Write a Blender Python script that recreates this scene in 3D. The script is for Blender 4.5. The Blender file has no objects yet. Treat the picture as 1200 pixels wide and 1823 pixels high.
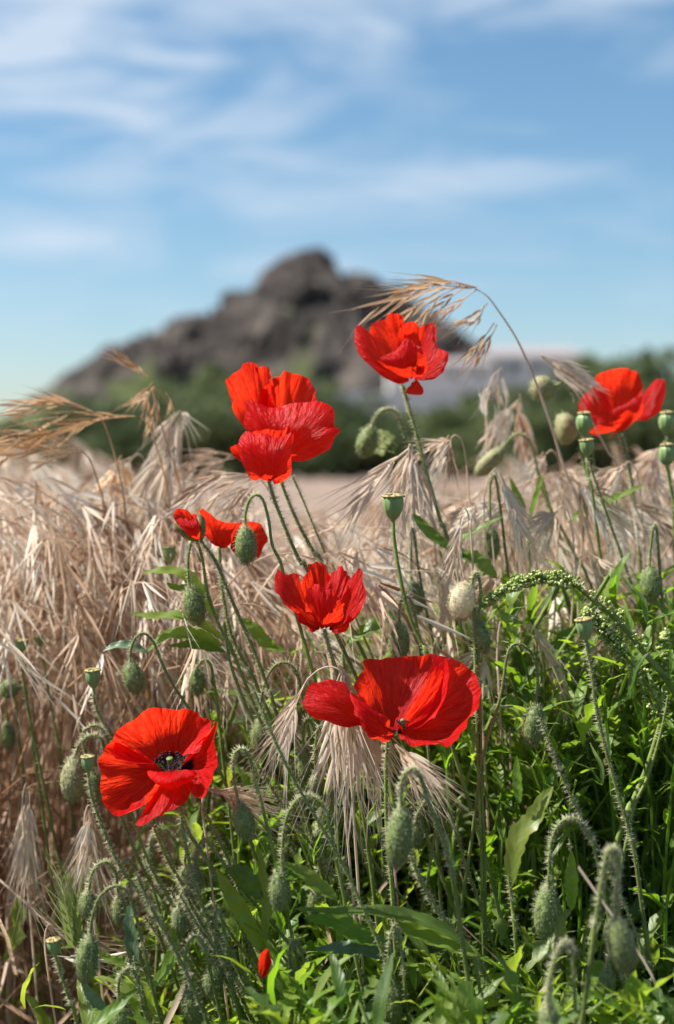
import bpy, math, random
import numpy as np
from mathutils import Vector, Matrix

random.seed(7); rng = np.random.default_rng(7)
C = bpy.context.scene.collection
SC = bpy.context.scene

# ------------------------------------------------------------------ camera
CH = 0.50                      # camera height
F = 2532.0; HY = 838.0         # focal length and horizon row, in pixels of the 1200 x 1823 photograph
PITCH = math.atan((911.5 - HY) / F)
cd = bpy.data.cameras.new('camera'); cam = bpy.data.objects.new('camera', cd); C.objects.link(cam)
cam.location = (0, 0, CH); cam.rotation_euler = (math.pi / 2 - PITCH, 0, 0)
cd.sensor_fit = 'VERTICAL'; cd.sensor_height = 36; cd.lens = 50.0
cd.clip_start = 0.02; cd.clip_end = 8000
cd.dof.use_dof = True; cd.dof.focus_distance = 0.83; cd.dof.aperture_fstop = 4.8; cd.dof.aperture_blades = 9
SC.camera = cam

# ------------------------------------------------------------------ light
SUN_EL = math.radians(52); SUN_AZ = math.radians(-88)      # azimuth from +Y (into the picture), negative = left
sd = Vector((math.sin(SUN_AZ) * math.cos(SUN_EL), math.cos(SUN_AZ) * math.cos(SUN_EL), math.sin(SUN_EL)))
sl = bpy.data.lights.new('sun', 'SUN'); sl.energy = 5.0; sl.angle = math.radians(0.53); sl.color = (1.0, 0.95, 0.88)
so = bpy.data.objects.new('sun', sl); C.objects.link(so)
so.rotation_euler = sd.to_track_quat('Z', 'Y').to_euler()

W = bpy.data.worlds.new('World'); SC.world = W; W.use_nodes = True
nt = W.node_tree; nt.nodes.clear(); N = nt.nodes.new; L = nt.links.new
out = N('ShaderNodeOutputWorld'); bg = N('ShaderNodeBackground'); L(bg.outputs[0], out.inputs[0])
sky = N('ShaderNodeTexSky'); sky.sky_type = 'NISHITA'; sky.sun_disc = False
sky.sun_elevation = SUN_EL; sky.sun_rotation = SUN_AZ
sky.air_density = 1.0; sky.dust_density = 0.8; sky.ozone_density = 2.2
bg.inputs['Strength'].default_value = 0.072
tc = N('ShaderNodeTexCoord')
def wmath(op, a, b=None, c=None):
    n = N('ShaderNodeMath'); n.operation = op
    for i, v in enumerate((a, b, c)):
        if v is None: continue
        if isinstance(v, (int, float)): n.inputs[i].default_value = v
        else: L(v, n.inputs[i])
    return n.outputs[0]
sep = N('ShaderNodeSeparateXYZ'); L(tc.outputs['Generated'], sep.inputs[0])
X, Y, Z = sep.outputs
az = wmath('ARCTAN2', X, Y); el = wmath('ARCSINE', Z)
cmb = N('ShaderNodeCombineXYZ'); L(az, cmb.inputs[0]); L(el, cmb.inputs[1])
def cnoise(sx, sy, rot, scale, detail, off):
    m = N('ShaderNodeMapping'); m.inputs['Rotation'].default_value = (0, 0, rot)
    m.inputs['Scale'].default_value = (sx, sy, 1); m.inputs['Location'].default_value = off
    m.vector_type = 'TEXTURE' if False else 'POINT'
    L(cmb.outputs[0], m.inputs[0])
    n = N('ShaderNodeTexNoise'); n.inputs['Scale'].default_value = scale; n.inputs['Detail'].default_value = detail
    n.inputs['Roughness'].default_value = 0.5; n.inputs['Distortion'].default_value = 0.9
    L(m.outputs[0], n.inputs[0]); return n.outputs[0]
n1 = cnoise(1.0, 2.6, math.radians(-30), 5.0, 6, (0.35, 0.1, 0))
n2 = cnoise(1.0, 4.5, math.radians(-42), 7.0, 7, (2.3, 0.7, 0))
# a few soft cirrus banks: azimuth, elevation, half widths, tilt, weight
def bank(a0, e0, wa, we, tilt, wgt):
    da = wmath('SUBTRACT', az, a0); de = wmath('SUBTRACT', el, e0)
    c, s = math.cos(tilt), math.sin(tilt)
    p = wmath('DIVIDE', wmath('ADD', wmath('MULTIPLY', da, c), wmath('MULTIPLY', de, s)), wa)
    q = wmath('DIVIDE', wmath('SUBTRACT', wmath('MULTIPLY', de, c), wmath('MULTIPLY', da, s)), we)
    r2 = wmath('ADD', wmath('MULTIPLY', p, p), wmath('MULTIPLY', q, q))
    return wmath('MULTIPLY', wmath('EXPONENT', wmath('MULTIPLY', r2, -1.0)), wgt)
banks = [(-0.21, 0.275, 0.17, 0.06, -0.22, 1.5), (-0.02, 0.345, 0.34, 0.03, 0.04, 0.85), (0.14, 0.312, 0.16, 0.02, 0.16, 0.75),
         (0.10, 0.20, 0.16, 0.016, 0.15, 0.55), (-0.2, 0.155, 0.09, 0.012, 0.08, 0.5), (0.22, 0.255, 0.07, 0.014, 0.22, 0.5), (0.02, 0.14, 0.2, 0.012, 0.0, 0.25)]
tot = None
for b in banks:
    v = bank(*b); tot = v if tot is None else wmath('ADD', tot, v)
hi = wmath('MULTIPLY', wmath('GREATER_THAN', el, 0.42), 0.0)
nn = wmath('ADD', wmath('MULTIPLY', n1, 0.9), wmath('MULTIPLY', n2, 0.9))           # about 0.9
wisps = wmath('SUBTRACT', nn, 0.62)
cov = wmath('ADD', wmath('MULTIPLY', wmath('MULTIPLY', tot, wisps), 2.1), wmath('MULTIPLY', wmath('SUBTRACT', nn, 0.88), 0.7))
cl = N('ShaderNodeClamp'); L(cov, cl.inputs[0]); cl.inputs['Min'].default_value = 0.0; cl.inputs['Max'].default_value = 0.8
mx = N('ShaderNodeMix'); mx.data_type = 'RGBA'; L(cl.outputs[0], mx.inputs[0])
hsv = N('ShaderNodeHueSaturation'); L(sky.outputs[0], hsv.inputs['Color'])
hsv.inputs['Saturation'].default_value = 1.16; hsv.inputs['Value'].default_value = 1.0; hsv.inputs['Hue'].default_value = 0.491
L(hsv.outputs[0], mx.inputs[6]); mx.inputs[7].default_value = (4.9, 5.6, 6.5, 1)
L(mx.outputs[2], bg.inputs['Color'])

SC.view_settings.view_transform = 'Standard'; SC.view_settings.look = 'None'
SC.view_settings.exposure = 1.0; SC.view_settings.gamma = 1.0; SC.view_settings.use_curve_mapping = False
SC.cycles.max_bounces = 8; SC.cycles.transparent_max_bounces = 8

# ------------------------------------------------------------------ helpers
cp, sp = math.cos(PITCH), math.sin(PITCH)
def at(px, py, d):
    """the point at distance d in front of the camera that the photograph shows at px, py"""
    x = (px - 600.0) / F; y = (911.5 - py) / F
    dy = cp + y * sp; dz = -sp + y * cp
    k = d / dy
    return np.array((x * k, d, CH + dz * k))

class MB:
    def __init__(s): s.v = []; s.t = []; s.a = []; s.n = 0
    def add(s, v, t, a=None):
        v = np.asarray(v, float).reshape(-1, 3); t = np.asarray(t, int).reshape(-1, 3)
        if a is None: a = np.zeros((len(v), 3))
        s.v.append(v); s.t.append(t + s.n); s.a.append(np.asarray(a, float)); s.n += len(v)
    def arr(s): return np.concatenate(s.v), np.concatenate(s.t), np.concatenate(s.a)
    def mesh(s, name, smooth=True, off=(0, 0, 0)):
        v, t, a = s.arr(); return mesh_of(name, v - np.asarray(off), t, a, smooth)

def mesh_of(name, v, t, a, smooth=True):
    m = bpy.data.meshes.new(name)
    m.vertices.add(len(v)); m.vertices.foreach_set('co', np.asarray(v, np.float32).ravel())
    m.loops.add(3 * len(t)); m.loops.foreach_set('vertex_index', np.asarray(t, np.int32).ravel())
    m.polygons.add(len(t)); m.polygons.foreach_set('loop_start', np.arange(0, 3 * len(t), 3, dtype=np.int32))
    m.polygons.foreach_set('use_smooth', np.full(len(t), smooth))
    m.update(); m.validate()
    at_ = m.attributes.new('puv', 'FLOAT_VECTOR', 'POINT')
    if len(m.vertices) == len(a): at_.data.foreach_set('vector', np.asarray(a, np.float32).ravel())
    return m

def thing(name, label, cat, loc=(0, 0, 0), group=None):
    o = bpy.data.objects.new(name, None); C.objects.link(o); o.location = [float(q) for q in loc]
    o.empty_display_size = 0.02
    o['label'] = label; o['category'] = cat
    if group: o['group'] = group
    return o
def link(name, mesh, mat, parent=None, kind=None, label=None):
    o = bpy.data.objects.new(name, mesh); C.objects.link(o)
    if mat and not mesh.materials: mesh.materials.append(mat)
    if parent: o.parent = parent
    if kind: o['kind'] = kind
    if label: o['label'] = label
    return o
def part(name, mb, mat, parent, smooth=True, kind=None, label=None):
    return link(name, mb.mesh(name, smooth, tuple(parent.location)), mat, parent, kind, label)
def tag(o, label, cat, group=None, kind=None):
    o['label'] = label; o['category'] = cat
    if group: o['group'] = group
    if kind: o['kind'] = kind
    return o

def catmull(P, n):
    P = np.asarray(P, float)
    if len(P) == 2: return P[0] + (P[1] - P[0]) * np.linspace(0, 1, n)[:, None]
    Q = np.vstack([2 * P[0] - P[1], P, 2 * P[-1] - P[-2]])
    u = np.linspace(0, len(P) - 1, n); i = np.minimum(u.astype(int), len(P) - 2); t = (u - i)[:, None]
    a, b, c, d = Q[i], Q[i + 1], Q[i + 2], Q[i + 3]
    return 0.5 * (2 * b + (c - a) * t + (2 * a - 5 * b + 4 * c - d) * t ** 2 + (3 * b - a - 3 * c + d) * t ** 3)
def norm(v): return v / np.maximum(np.linalg.norm(v, axis=-1, keepdims=True), 1e-12)
def frames(P):
    T = norm(np.gradient(P, axis=0)); ref = np.array((0.31, 0.93, 0.2))
    A = norm(np.cross(T, ref)); B = np.cross(T, A); return T, A, B
def tube(mb, P, r, sides=6, tint=0.5):
    P = np.asarray(P, float); n = len(P); r = np.broadcast_to(np.asarray(r, float), (n,))
    T, A, B = frames(P)
    th = np.arange(sides) * 2 * math.pi / sides
    V = P[:, None] + (A[:, None] * np.cos(th)[None, :, None] + B[:, None] * np.sin(th)[None, :, None]) * r[:, None, None]
    i, j = np.meshgrid(np.arange(n - 1), np.arange(sides), indexing='ij'); j2 = (j + 1) % sides
    a, b, c, d = i * sides + j, i * sides + j2, (i + 1) * sides + j2, (i + 1) * sides + j
    tr = np.stack([np.stack([a, b, c], -1), np.stack([a, c, d], -1)], 2).reshape(-1, 3)
    at_ = np.stack([np.broadcast_to(th / 6.283, (n, sides)), np.broadcast_to(np.linspace(0, 1, n)[:, None], (n, sides)), np.full((n, sides), tint)], -1).reshape(-1, 3)
    mb.add(V.reshape(-1, 3), tr, at_)
def spikes(mb, base, dirn, ln, w):
    """thin three-sided hairs"""
    base = np.asarray(base); n = len(base); dirn = norm(np.asarray(dirn))
    r = norm(np.cross(dirn, rng.normal(size=(n, 3)))); s = np.cross(dirn, r)
    ln = np.broadcast_to(ln, (n,))[:, None]; w = np.broadcast_to(w, (n,))[:, None]
    v = np.stack([base + r * w, base - 0.5 * r * w + 0.87 * s * w, base - 0.5 * r * w - 0.87 * s * w, base + dirn * ln], 1).reshape(-1, 3)
    k = np.arange(n)[:, None] * 4
    t = np.stack([k + [0, 1, 3], k + [1, 2, 3], k + [2, 0, 3]], 1).reshape(-1, 3)
    mb.add(v, t, np.tile([0, 0, 0.5], (len(v), 1)))
def ribbon(mb, P, w, nrm, tint=0.5, fold=0.0):
    """a blade along P of half width w(list), lying across nrm; fold lifts its edges"""
    P = np.asarray(P, float); n = len(P); T, A, B = frames(P)
    S = norm(np.cross(T, np.broadcast_to(nrm, P.shape))); U = np.cross(S, T)
    w = np.broadcast_to(w, (n,))[:, None]
    V = np.stack([P - S * w + U * w * fold, P, P + S * w + U * w * fold], 1).reshape(-1, 3)
    i = np.arange(n - 1)[:, None] * 3
    t = np.concatenate([i + [0, 1, 4], i + [0, 4, 3], i + [1, 2, 5], i + [1, 5, 4]])
    a = np.stack([np.tile([-1, 0, 1], n), np.repeat(np.linspace(0, 1, n), 3), np.full(3 * n, tint)], -1)
    mb.add(V, t, a)
def px_path(pts, d, n=None):
    """pts (px, py[, dd]) -> world curve, dd being metres behind d"""
    W_ = np.array([at(p[0], p[1], d + (p[2] if len(p) > 2 else 0)) for p in pts])
    return W_
def grounded(W_, back=0.03):
    """carries a stem on from its last point to the ground"""
    e = W_[-1]; t = W_[-1] - W_[-2]; sl_ = t[0] / max(-t[2], 0.02); sl_ = max(-0.5, min(0.5, sl_))
    z = e[2]
    return np.vstack([W_, [e[0] + sl_ * z * 0.45, e[1] + back * 0.6, z * 0.45], [e[0] + sl_ * z * 0.55, e[1] + back, -0.005]])

# ------------------------------------------------------------------ materials
def mat(name):
    m = bpy.data.materials.new(name); m.use_nodes = True; m.node_tree.nodes.clear(); return m
class G:
    def __init__(s, m): s.t = m.node_tree
    def n(s, ty, **k):
        x = s.t.nodes.new(ty)
        for a, b in k.items(): setattr(x, a, b)
        return x
    def l(s, a, b): s.t.links.new(a, b)
    def m(s, op, a, b=None):
        x = s.n('ShaderNodeMath', operation=op)
        for i, v in enumerate((a, b)):
            if v is None: continue
            if isinstance(v, (int, float)): x.inputs[i].default_value = v
            else: s.l(v, x.inputs[i])
        return x.outputs[0]
    def noise(s, scale, detail=3, vec=None, rough=0.5):
        x = s.n('ShaderNodeTexNoise'); x.inputs['Scale'].default_value = scale; x.inputs['Detail'].default_value = detail
        x.inputs['Roughness'].default_value = rough
        if vec is not None: s.l(vec, x.inputs[0])
        return x.outputs[0]
    def ramp(s, fac, stops):
        x = s.n('ShaderNodeValToRGB'); s.l(fac, x.inputs[0]); e = x.color_ramp.elements
        while len(e) < len(stops): e.new(0.5)
        for q, (p, c) in zip(e, stops): q.position = p; q.color = (*c, 1)
        return x.outputs[0]
    def mix(s, f, a, b, mode='MIX'):
        x = s.n('ShaderNodeMix', data_type='RGBA', blend_type=mode)
        for i, v in ((0, f), (6, a), (7, b)):
            if isinstance(v, (int, float)): x.inputs[i].default_value = v
            elif isinstance(v, tuple): x.inputs[i].default_value = (*v, 1)
            else: s.l(v, x.inputs[i])
        return x.outputs[2]
    def attr(s):
        a = s.n('ShaderNodeAttribute', attribute_name='puv'); x = s.n('ShaderNodeSeparateXYZ'); s.l(a.outputs['Vector'], x.inputs[0])
        return a.outputs['Vector'], x.outputs
    def rand(s): return s.n('ShaderNodeObjectInfo').outputs['Random']
    def pos(s): return s.n('ShaderNodeNewGeometry').outputs['Position']
    def objc(s): return s.n('ShaderNodeTexCoord').outputs['Object']
    def bump(s, h, st, dist=0.001):
        b = s.n('ShaderNodeBump'); b.inputs['Strength'].default_value = st; b.inputs['Distance'].default_value = dist; s.l(h, b.inputs['Height']); return b.outputs[0]
    def surf(s, col, rough=0.6, trans=0.0, tcol=None, nrm=None, spec=0.3, sheen=0.0):
        p = s.n('ShaderNodeBsdfPrincipled'); s.l(col, p.inputs['Base Color']) if not isinstance(col, tuple) else setattr(p.inputs['Base Color'], 'default_value', (*col, 1))
        p.inputs['Roughness'].default_value = rough; p.inputs['Specular IOR Level'].default_value = spec
        if sheen: p.inputs['Sheen Weight'].default_value = sheen
        if nrm is not None: s.l(nrm, p.inputs['Normal'])
        o = s.n('ShaderNodeOutputMaterial'); sh = p.outputs[0]
        if trans:
            t = s.n('ShaderNodeBsdfTranslucent'); tc_ = tcol if tcol is not None else col
            s.l(tc_, t.inputs[0]) if not isinstance(tc_, tuple) else setattr(t.inputs[0], 'default_value', (*tc_, 1))
            if nrm is not None: s.l(nrm, t.inputs['Normal'])
            x = s.n('ShaderNodeMixShader'); x.inputs[0].default_value = trans; s.l(sh, x.inputs[1]); s.l(t.outputs[0], x.inputs[2]); sh = x.outputs[0]
        s.l(sh, o.inputs[0])

M = {}
def mk(name): M[name] = mat(name); return G(M[name])
# petals: papery red, black blotch at the claw, fine radial creases
g = mk('petal'); v, (u_, v_, w_) = g.attr()
cs = g.n('ShaderNodeMapping'); cs.inputs['Scale'].default_value = (14, 1.6, 3); g.l(v, cs.inputs[0])
crease = g.noise(3.0, 5, cs.outputs[0]); fine = g.noise(420, 3, g.objc())
bl = g.m('SUBTRACT', v_, g.m('MULTIPLY', g.noise(6, 2, v), 0.10))
base = g.ramp(crease, [(0.3, (0.60, 0.003, 0.006)), (0.7, (0.82, 0.008, 0.010))])
blot = g.ramp(bl, [(0.0, (1, 1, 1)), (0.004, (0, 0, 0))])
col = g.mix(blot, base, (0.012, 0.006, 0.012))
tcl = g.mix(blot, g.ramp(crease, [(0.3, (0.95, 0.018, 0.006)), (0.7, (1.0, 0.065, 0.018))]), (0.02, 0.002, 0.006))
hgt = g.m('ADD', crease, g.m('MULTIPLY', fine, 0.12))
g.surf(col, 0.45, 0.62, tcl, g.bump(hgt, 0.9, 0.003), 0.35)
g = mk('petal_blotched'); v, (u_, v_, w_) = g.attr()
cs = g.n('ShaderNodeMapping'); cs.inputs['Scale'].default_value = (14, 1.6, 3); g.l(v, cs.inputs[0])
crease = g.noise(3.0, 5, cs.outputs[0]); fine = g.noise(420, 3, g.objc())
bl = g.m('SUBTRACT', v_, g.m('MULTIPLY', g.noise(6, 2, v), 0.10))
base = g.ramp(crease, [(0.3, (0.60, 0.003, 0.006)), (0.7, (0.82, 0.008, 0.010))])
blot = g.ramp(bl, [(0.17, (1, 1, 1)), (0.24, (0, 0, 0))])
col = g.mix(blot, base, (0.012, 0.006, 0.012))
tcl = g.mix(blot, g.ramp(crease, [(0.3, (0.95, 0.018, 0.006)), (0.7, (1.0, 0.065, 0.018))]), (0.02, 0.002, 0.006))
hgt = g.m('ADD', crease, g.m('MULTIPLY', fine, 0.12))
g.surf(col, 0.45, 0.62, tcl, g.bump(hgt, 0.9, 0.003), 0.35)
g = mk('anther'); g.surf(g.ramp(g.noise(600, 2, g.objc()), [(0.3, (0.008, 0.007, 0.012)), (0.7, (0.03, 0.025, 0.04))]), 0.8)
g = mk('stem'); v, (u_, v_, w_) = g.attr()
g.surf(g.mix(g.m('MULTIPLY', g.rand(), 0.5), g.ramp(g.noise(60, 3, g.objc()), [(0.3, (0.12, 0.19, 0.035)), (0.7, (0.26, 0.33, 0.08))]), (0.13, 0.12, 0.05)), 0.5, 0.12, spec=0.3)
g = mk('hair'); g.surf((0.72, 0.70, 0.55), 0.4, 0.6, (0.85, 0.82, 0.62))
g = mk('hair_green'); g.surf((0.52, 0.54, 0.32), 0.45, 0.45, (0.45, 0.52, 0.3))
g = mk('bud'); nb = g.noise(380, 3, g.objc()); 
g.surf(g.mix(g.m('MULTIPLY', g.rand(), 0.6), g.ramp(nb, [(0.3, (0.07, 0.115, 0.03)), (0.7, (0.22, 0.28, 0.09))]), (0.17, 0.20, 0.07)), 0.55, 0.08, nrm=g.bump(nb, 0.6, 0.0012))
g = mk('bud_pale'); nb = g.noise(380, 3, g.objc())
g.surf(g.ramp(nb, [(0.3, (0.20, 0.19, 0.085)), (0.7, (0.36, 0.34, 0.17))]), 0.6, 0.1, nrm=g.bump(nb, 0.6, 0.0012))
g = mk('sepal'); g.surf(g.ramp(g.noise(300, 3, g.objc()), [(0.3, (0.13, 0.12, 0.03)), (0.7, (0.24, 0.22, 0.07))]), 0.55, 0.2)
g = mk('capsule'); v, (u_, v_, w_) = g.attr(); wv = g.m('SINE', g.m('MULTIPLY', u_, 6.2832 * 9))
g.surf(g.mix(g.m('MULTIPLY', g.m('ADD', wv, 1), 0.25), g.ramp(g.noise(150, 3, g.objc()), [(0.3, (0.14, 0.24, 0.08)), (0.7, (0.24, 0.35, 0.14))]), (0.26, 0.33, 0.14)), 0.45, 0.06, nrm=g.bump(wv, 0.3, 0.0006))
g = mk('crown'); g.surf(g.ramp(g.noise(500, 3, g.objc()), [(0.3, (0.22, 0.16, 0.05)), (0.7, (0.50, 0.44, 0.20))]), 0.6)
# leaves
def leafmat(name, stops, tstops, yellow, tr=0.5):
    g = mk(name); v, (u_, v_, w_) = g.attr()
    au = g.m('ABSOLUTE', u_)
    ns = g.noise(70, 4, g.objc())
    vein = g.m('SINE', g.m('ADD', g.m('MULTIPLY', v_, 46.0), g.m('MULTIPLY', au, -9.0)))
    fac = g.m('ADD', g.m('MULTIPLY', g.rand(), 0.45), g.m('ADD', g.m('MULTIPLY', ns, 0.45), g.m('MULTIPLY', g.m('SUBTRACT', w_, 0.5), 0.6)))
    c1 = g.ramp(fac, stops); mid = g.ramp(au, [(0.03, (1, 1, 1)), (0.14, (0, 0, 0))])
    c1 = g.mix(g.m('MULTIPLY', mid, 0.45), c1, (0.17, 0.26, 0.08))
    edge = g.m('MULTIPLY', g.ramp(g.m('ADD', au, g.m('MULTIPLY', ns, 0.5)), [(1.12, (0, 0, 0)), (1.4, (1, 1, 1))]), yellow)
    c1 = g.mix(edge, c1, (0.30, 0.20, 0.04))
    c2 = g.ramp(fac, tstops); c2 = g.mix(edge, c2, (0.5, 0.3, 0.04))
    g.surf(c1, 0.42, tr, c2, g.bump(g.m('ADD', g.m('MULTIPLY', vein, 0.08), ns), 0.5, 0.0012), 0.45)
leafmat('leaf', [(0.15, (0.055, 0.105, 0.025)), (0.45, (0.105, 0.17, 0.035)), (0.8, (0.20, 0.26, 0.07))],
        [(0.15, (0.20, 0.38, 0.03)), (0.8, (0.48, 0.60, 0.05))], 0.5)
leafmat('leaf_blue', [(0.2, (0.08, 0.13, 0.07)), (0.8, (0.17, 0.25, 0.15))], [(0.2, (0.10, 0.2, 0.06)), (0.8, (0.2, 0.32, 0.10))], 0.1, 0.3)
leafmat('leaf_bright', [(0.2, (0.11, 0.20, 0.025)), (0.8, (0.22, 0.30, 0.06))], [(0.2, (0.27, 0.52, 0.02)), (0.8, (0.52, 0.66, 0.04))], 0.6, 0.5)
leafmat('leaf_yellow', [(0.2, (0.11, 0.18, 0.025)), (0.8, (0.20, 0.22, 0.04))], [(0.2, (0.3, 0.46, 0.03)), (0.8, (0.5, 0.52, 0.05))], 1.0, 0.45)
# straw
def straw(name, stops, tr=0.42):
    g = mk(name); v, (u_, v_, w_) = g.attr()
    f_ = g.m('ADD', g.m('MULTIPLY', w_, 0.6), g.m('ADD', g.m('MULTIPLY', g.noise(30, 4, g.pos()), 0.35), g.m('MULTIPLY', g.rand(), 0.12)))
    g.surf(g.ramp(f_, stops), 0.5, tr, spec=0.35)
straw('straw', [(0.15, (0.19, 0.095, 0.05)), (0.34, (0.52, 0.34, 0.215)), (0.55, (0.74, 0.57, 0.42)), (0.8, (0.88, 0.80, 0.67))])
straw('straw_orange', [(0.1, (0.32, 0.16, 0.07)), (0.45, (0.62, 0.37, 0.19)), (0.9, (0.82, 0.60, 0.36))])
straw('straw_pale', [(0.1, (0.42, 0.30, 0.19)), (0.45, (0.70, 0.56, 0.42)), (0.95, (0.86, 0.78, 0.65))])
straw('straw_green', [(0.1, (0.13, 0.19, 0.04)), (0.5, (0.26, 0.33, 0.09)), (0.95, (0.42, 0.45, 0.2))], 0.45)
g = mk('litter'); g.surf(g.ramp(g.noise(40, 5, g.pos()), [(0.3, (0.05, 0.032, 0.02)), (0.7, (0.22, 0.15, 0.10))]), 0.8)
g = mk('floret'); g.surf(g.ramp(g.noise(300, 3, g.objc()), [(0.3, (0.12, 0.20, 0.03)), (0.48, (0.30, 0.40, 0.08)), (0.62, (0.70, 0.72, 0.38))]), 0.5, 0.25)
g = mk('fuzz'); g.surf((0.72, 0.66, 0.46), 0.8, 0.4, (0.8, 0.72, 0.5))
# far things
g = mk('soil'); p_ = g.pos()
sn = g.noise(0.35, 6, p_, 0.6); sn2 = g.noise(14, 6, p_, 0.65)
g.surf(g.mix(g.m('MULTIPLY', sn2, 0.6), g.ramp(sn, [(0.3, (0.25, 0.185, 0.145)), (0.7, (0.36, 0.27, 0.215))]), (0.17, 0.125, 0.095)), 0.95, spec=0.1, nrm=g.bump(sn2, 0.8, 0.05))
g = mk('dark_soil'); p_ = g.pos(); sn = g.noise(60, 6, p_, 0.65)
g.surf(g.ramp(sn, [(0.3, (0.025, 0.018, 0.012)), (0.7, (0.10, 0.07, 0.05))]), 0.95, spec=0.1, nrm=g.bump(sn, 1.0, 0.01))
g = mk('rock'); p_ = g.pos(); r1 = g.noise(0.16, 9, p_, 0.62); r2 = g.noise(0.8, 6, p_, 0.7)
sx_ = g.n('ShaderNodeSeparateXYZ'); g.l(p_, sx_.inputs[0])
rc = g.mix(r2, g.ramp(r1, [(0.36, (0.024, 0.020, 0.018)), (0.50, (0.085, 0.072, 0.063)), (0.64, (0.24, 0.20, 0.17))]), (0.05, 0.042, 0.038))
gl = g.m('ADD', g.m('MULTIPLY', sx_.outputs[2], -0.058), g.m('MULTIPLY', g.noise(0.14, 6, p_), 2.5))
grass = g.ramp(g.noise(0.5, 5, p_), [(0.3, (0.06, 0.085, 0.03)), (0.7, (0.15, 0.17, 0.06))])
g.surf(g.mix(g.ramp(gl, [(0.52, (0, 0, 0)), (0.80, (1, 1, 1))]), rc, grass), 0.9, spec=0.15, nrm=g.bump(r2, 1.0, 0.8))
g = mk('hedge_leaf'); v, (u_, v_, w_) = g.attr()
g.surf(g.ramp(g.m('ADD', g.m('MULTIPLY', w_, 0.75), g.m('MULTIPLY', g.rand(), 0.25)), [(0.1, (0.035, 0.058, 0.02)), (0.5, (0.095, 0.13, 0.05)), (0.9, (0.21, 0.235, 0.09))]), 0.6, 0.25, spec=0.2)
g = mk('bark'); g.surf(g.ramp(g.noise(12, 5, g.objc()), [(0.3, (0.04, 0.03, 0.02)), (0.7, (0.12, 0.09, 0.07))]), 0.9)
g = mk('white_wall'); g.surf(g.ramp(g.noise(1.5, 5, g.objc()), [(0.3, (0.60, 0.58, 0.56)), (0.7, (0.72, 0.70, 0.68))]), 0.85)
g = mk('grey_roof'); g.surf(g.ramp(g.noise(2.5, 5, g.objc()), [(0.3, (0.22, 0.20, 0.20)), (0.7, (0.34, 0.31, 0.31))]), 0.8)
g = mk('glass'); g.surf((0.04, 0.05, 0.06), 0.1, spec=0.8)
g = mk('frame'); g.surf((0.7, 0.7, 0.68), 0.5)

# ------------------------------------------------------------------ ground and far country
def grid(nx, ny, fn):
    i, j = np.meshgrid(np.arange(nx), np.arange(ny), indexing='ij')
    V = fn(i / (nx - 1), j / (ny - 1)).reshape(-1, 3)
    i, j = np.meshgrid(np.arange(nx - 1), np.arange(ny - 1), indexing='ij')
    a, b, c, d = i * ny + j, (i + 1) * ny + j, (i + 1) * ny + j + 1, i * ny + j + 1
    return V, np.stack([np.stack([a, b, c], -1), np.stack([a, c, d], -1)], 2).reshape(-1, 3)
def wob(x, y, seed, f0=1.0, octs=5, gain=0.5):
    r = np.random.default_rng(seed); s = 0; a = 1
    for o in range(octs):
        for k in range(4):
            th = r.uniform(0, 6.283); ph = r.uniform(0, 6.283); f = f0 * 2 ** o * r.uniform(0.8, 1.25)
            s = s + a * 0.4 * np.sin((x * math.cos(th) + y * math.sin(th)) * f + ph)
        a *= gain
    return s
mb = MB()
V, T = grid(90, 90, lambda u, v: np.stack([(np.sign(u - .5) * (np.abs(u - .5) * 2) ** 3) * 3000, -60 + 4000 * v ** 3, 0 * u], -1))
mb.add(V, T); link('ground', mb.mesh('ground'), M['soil'], kind='structure')
mb = MB()      # crumbly margin under the plants, real clods
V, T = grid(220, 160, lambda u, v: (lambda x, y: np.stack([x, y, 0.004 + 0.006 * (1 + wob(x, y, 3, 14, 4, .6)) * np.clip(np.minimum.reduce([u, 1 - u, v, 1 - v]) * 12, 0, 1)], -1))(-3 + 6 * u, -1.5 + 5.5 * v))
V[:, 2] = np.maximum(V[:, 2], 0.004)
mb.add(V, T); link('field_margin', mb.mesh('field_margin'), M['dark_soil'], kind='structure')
# furrows of the ploughed field
mb = MB()
fx = np.arange(-26, 27, 0.9)
def furrow(u, v):
    x = (u - .5) * 60; y = 6 + 64 * v ** 1.6
    return np.stack([x, y, 0.012 + 0.035 * (1 + np.sin(y * 5.5 + 0.3 * np.sin(x * .4))) * 0.5 + 0.02 * np.maximum(wob(x, y, 9, 3, 3), 0)], -1)
V, T = grid(200, 620, furrow); mb.add(V, T)
link('ploughed_field', mb.mesh('ploughed_field'), M['soil'], kind='structure')

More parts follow.
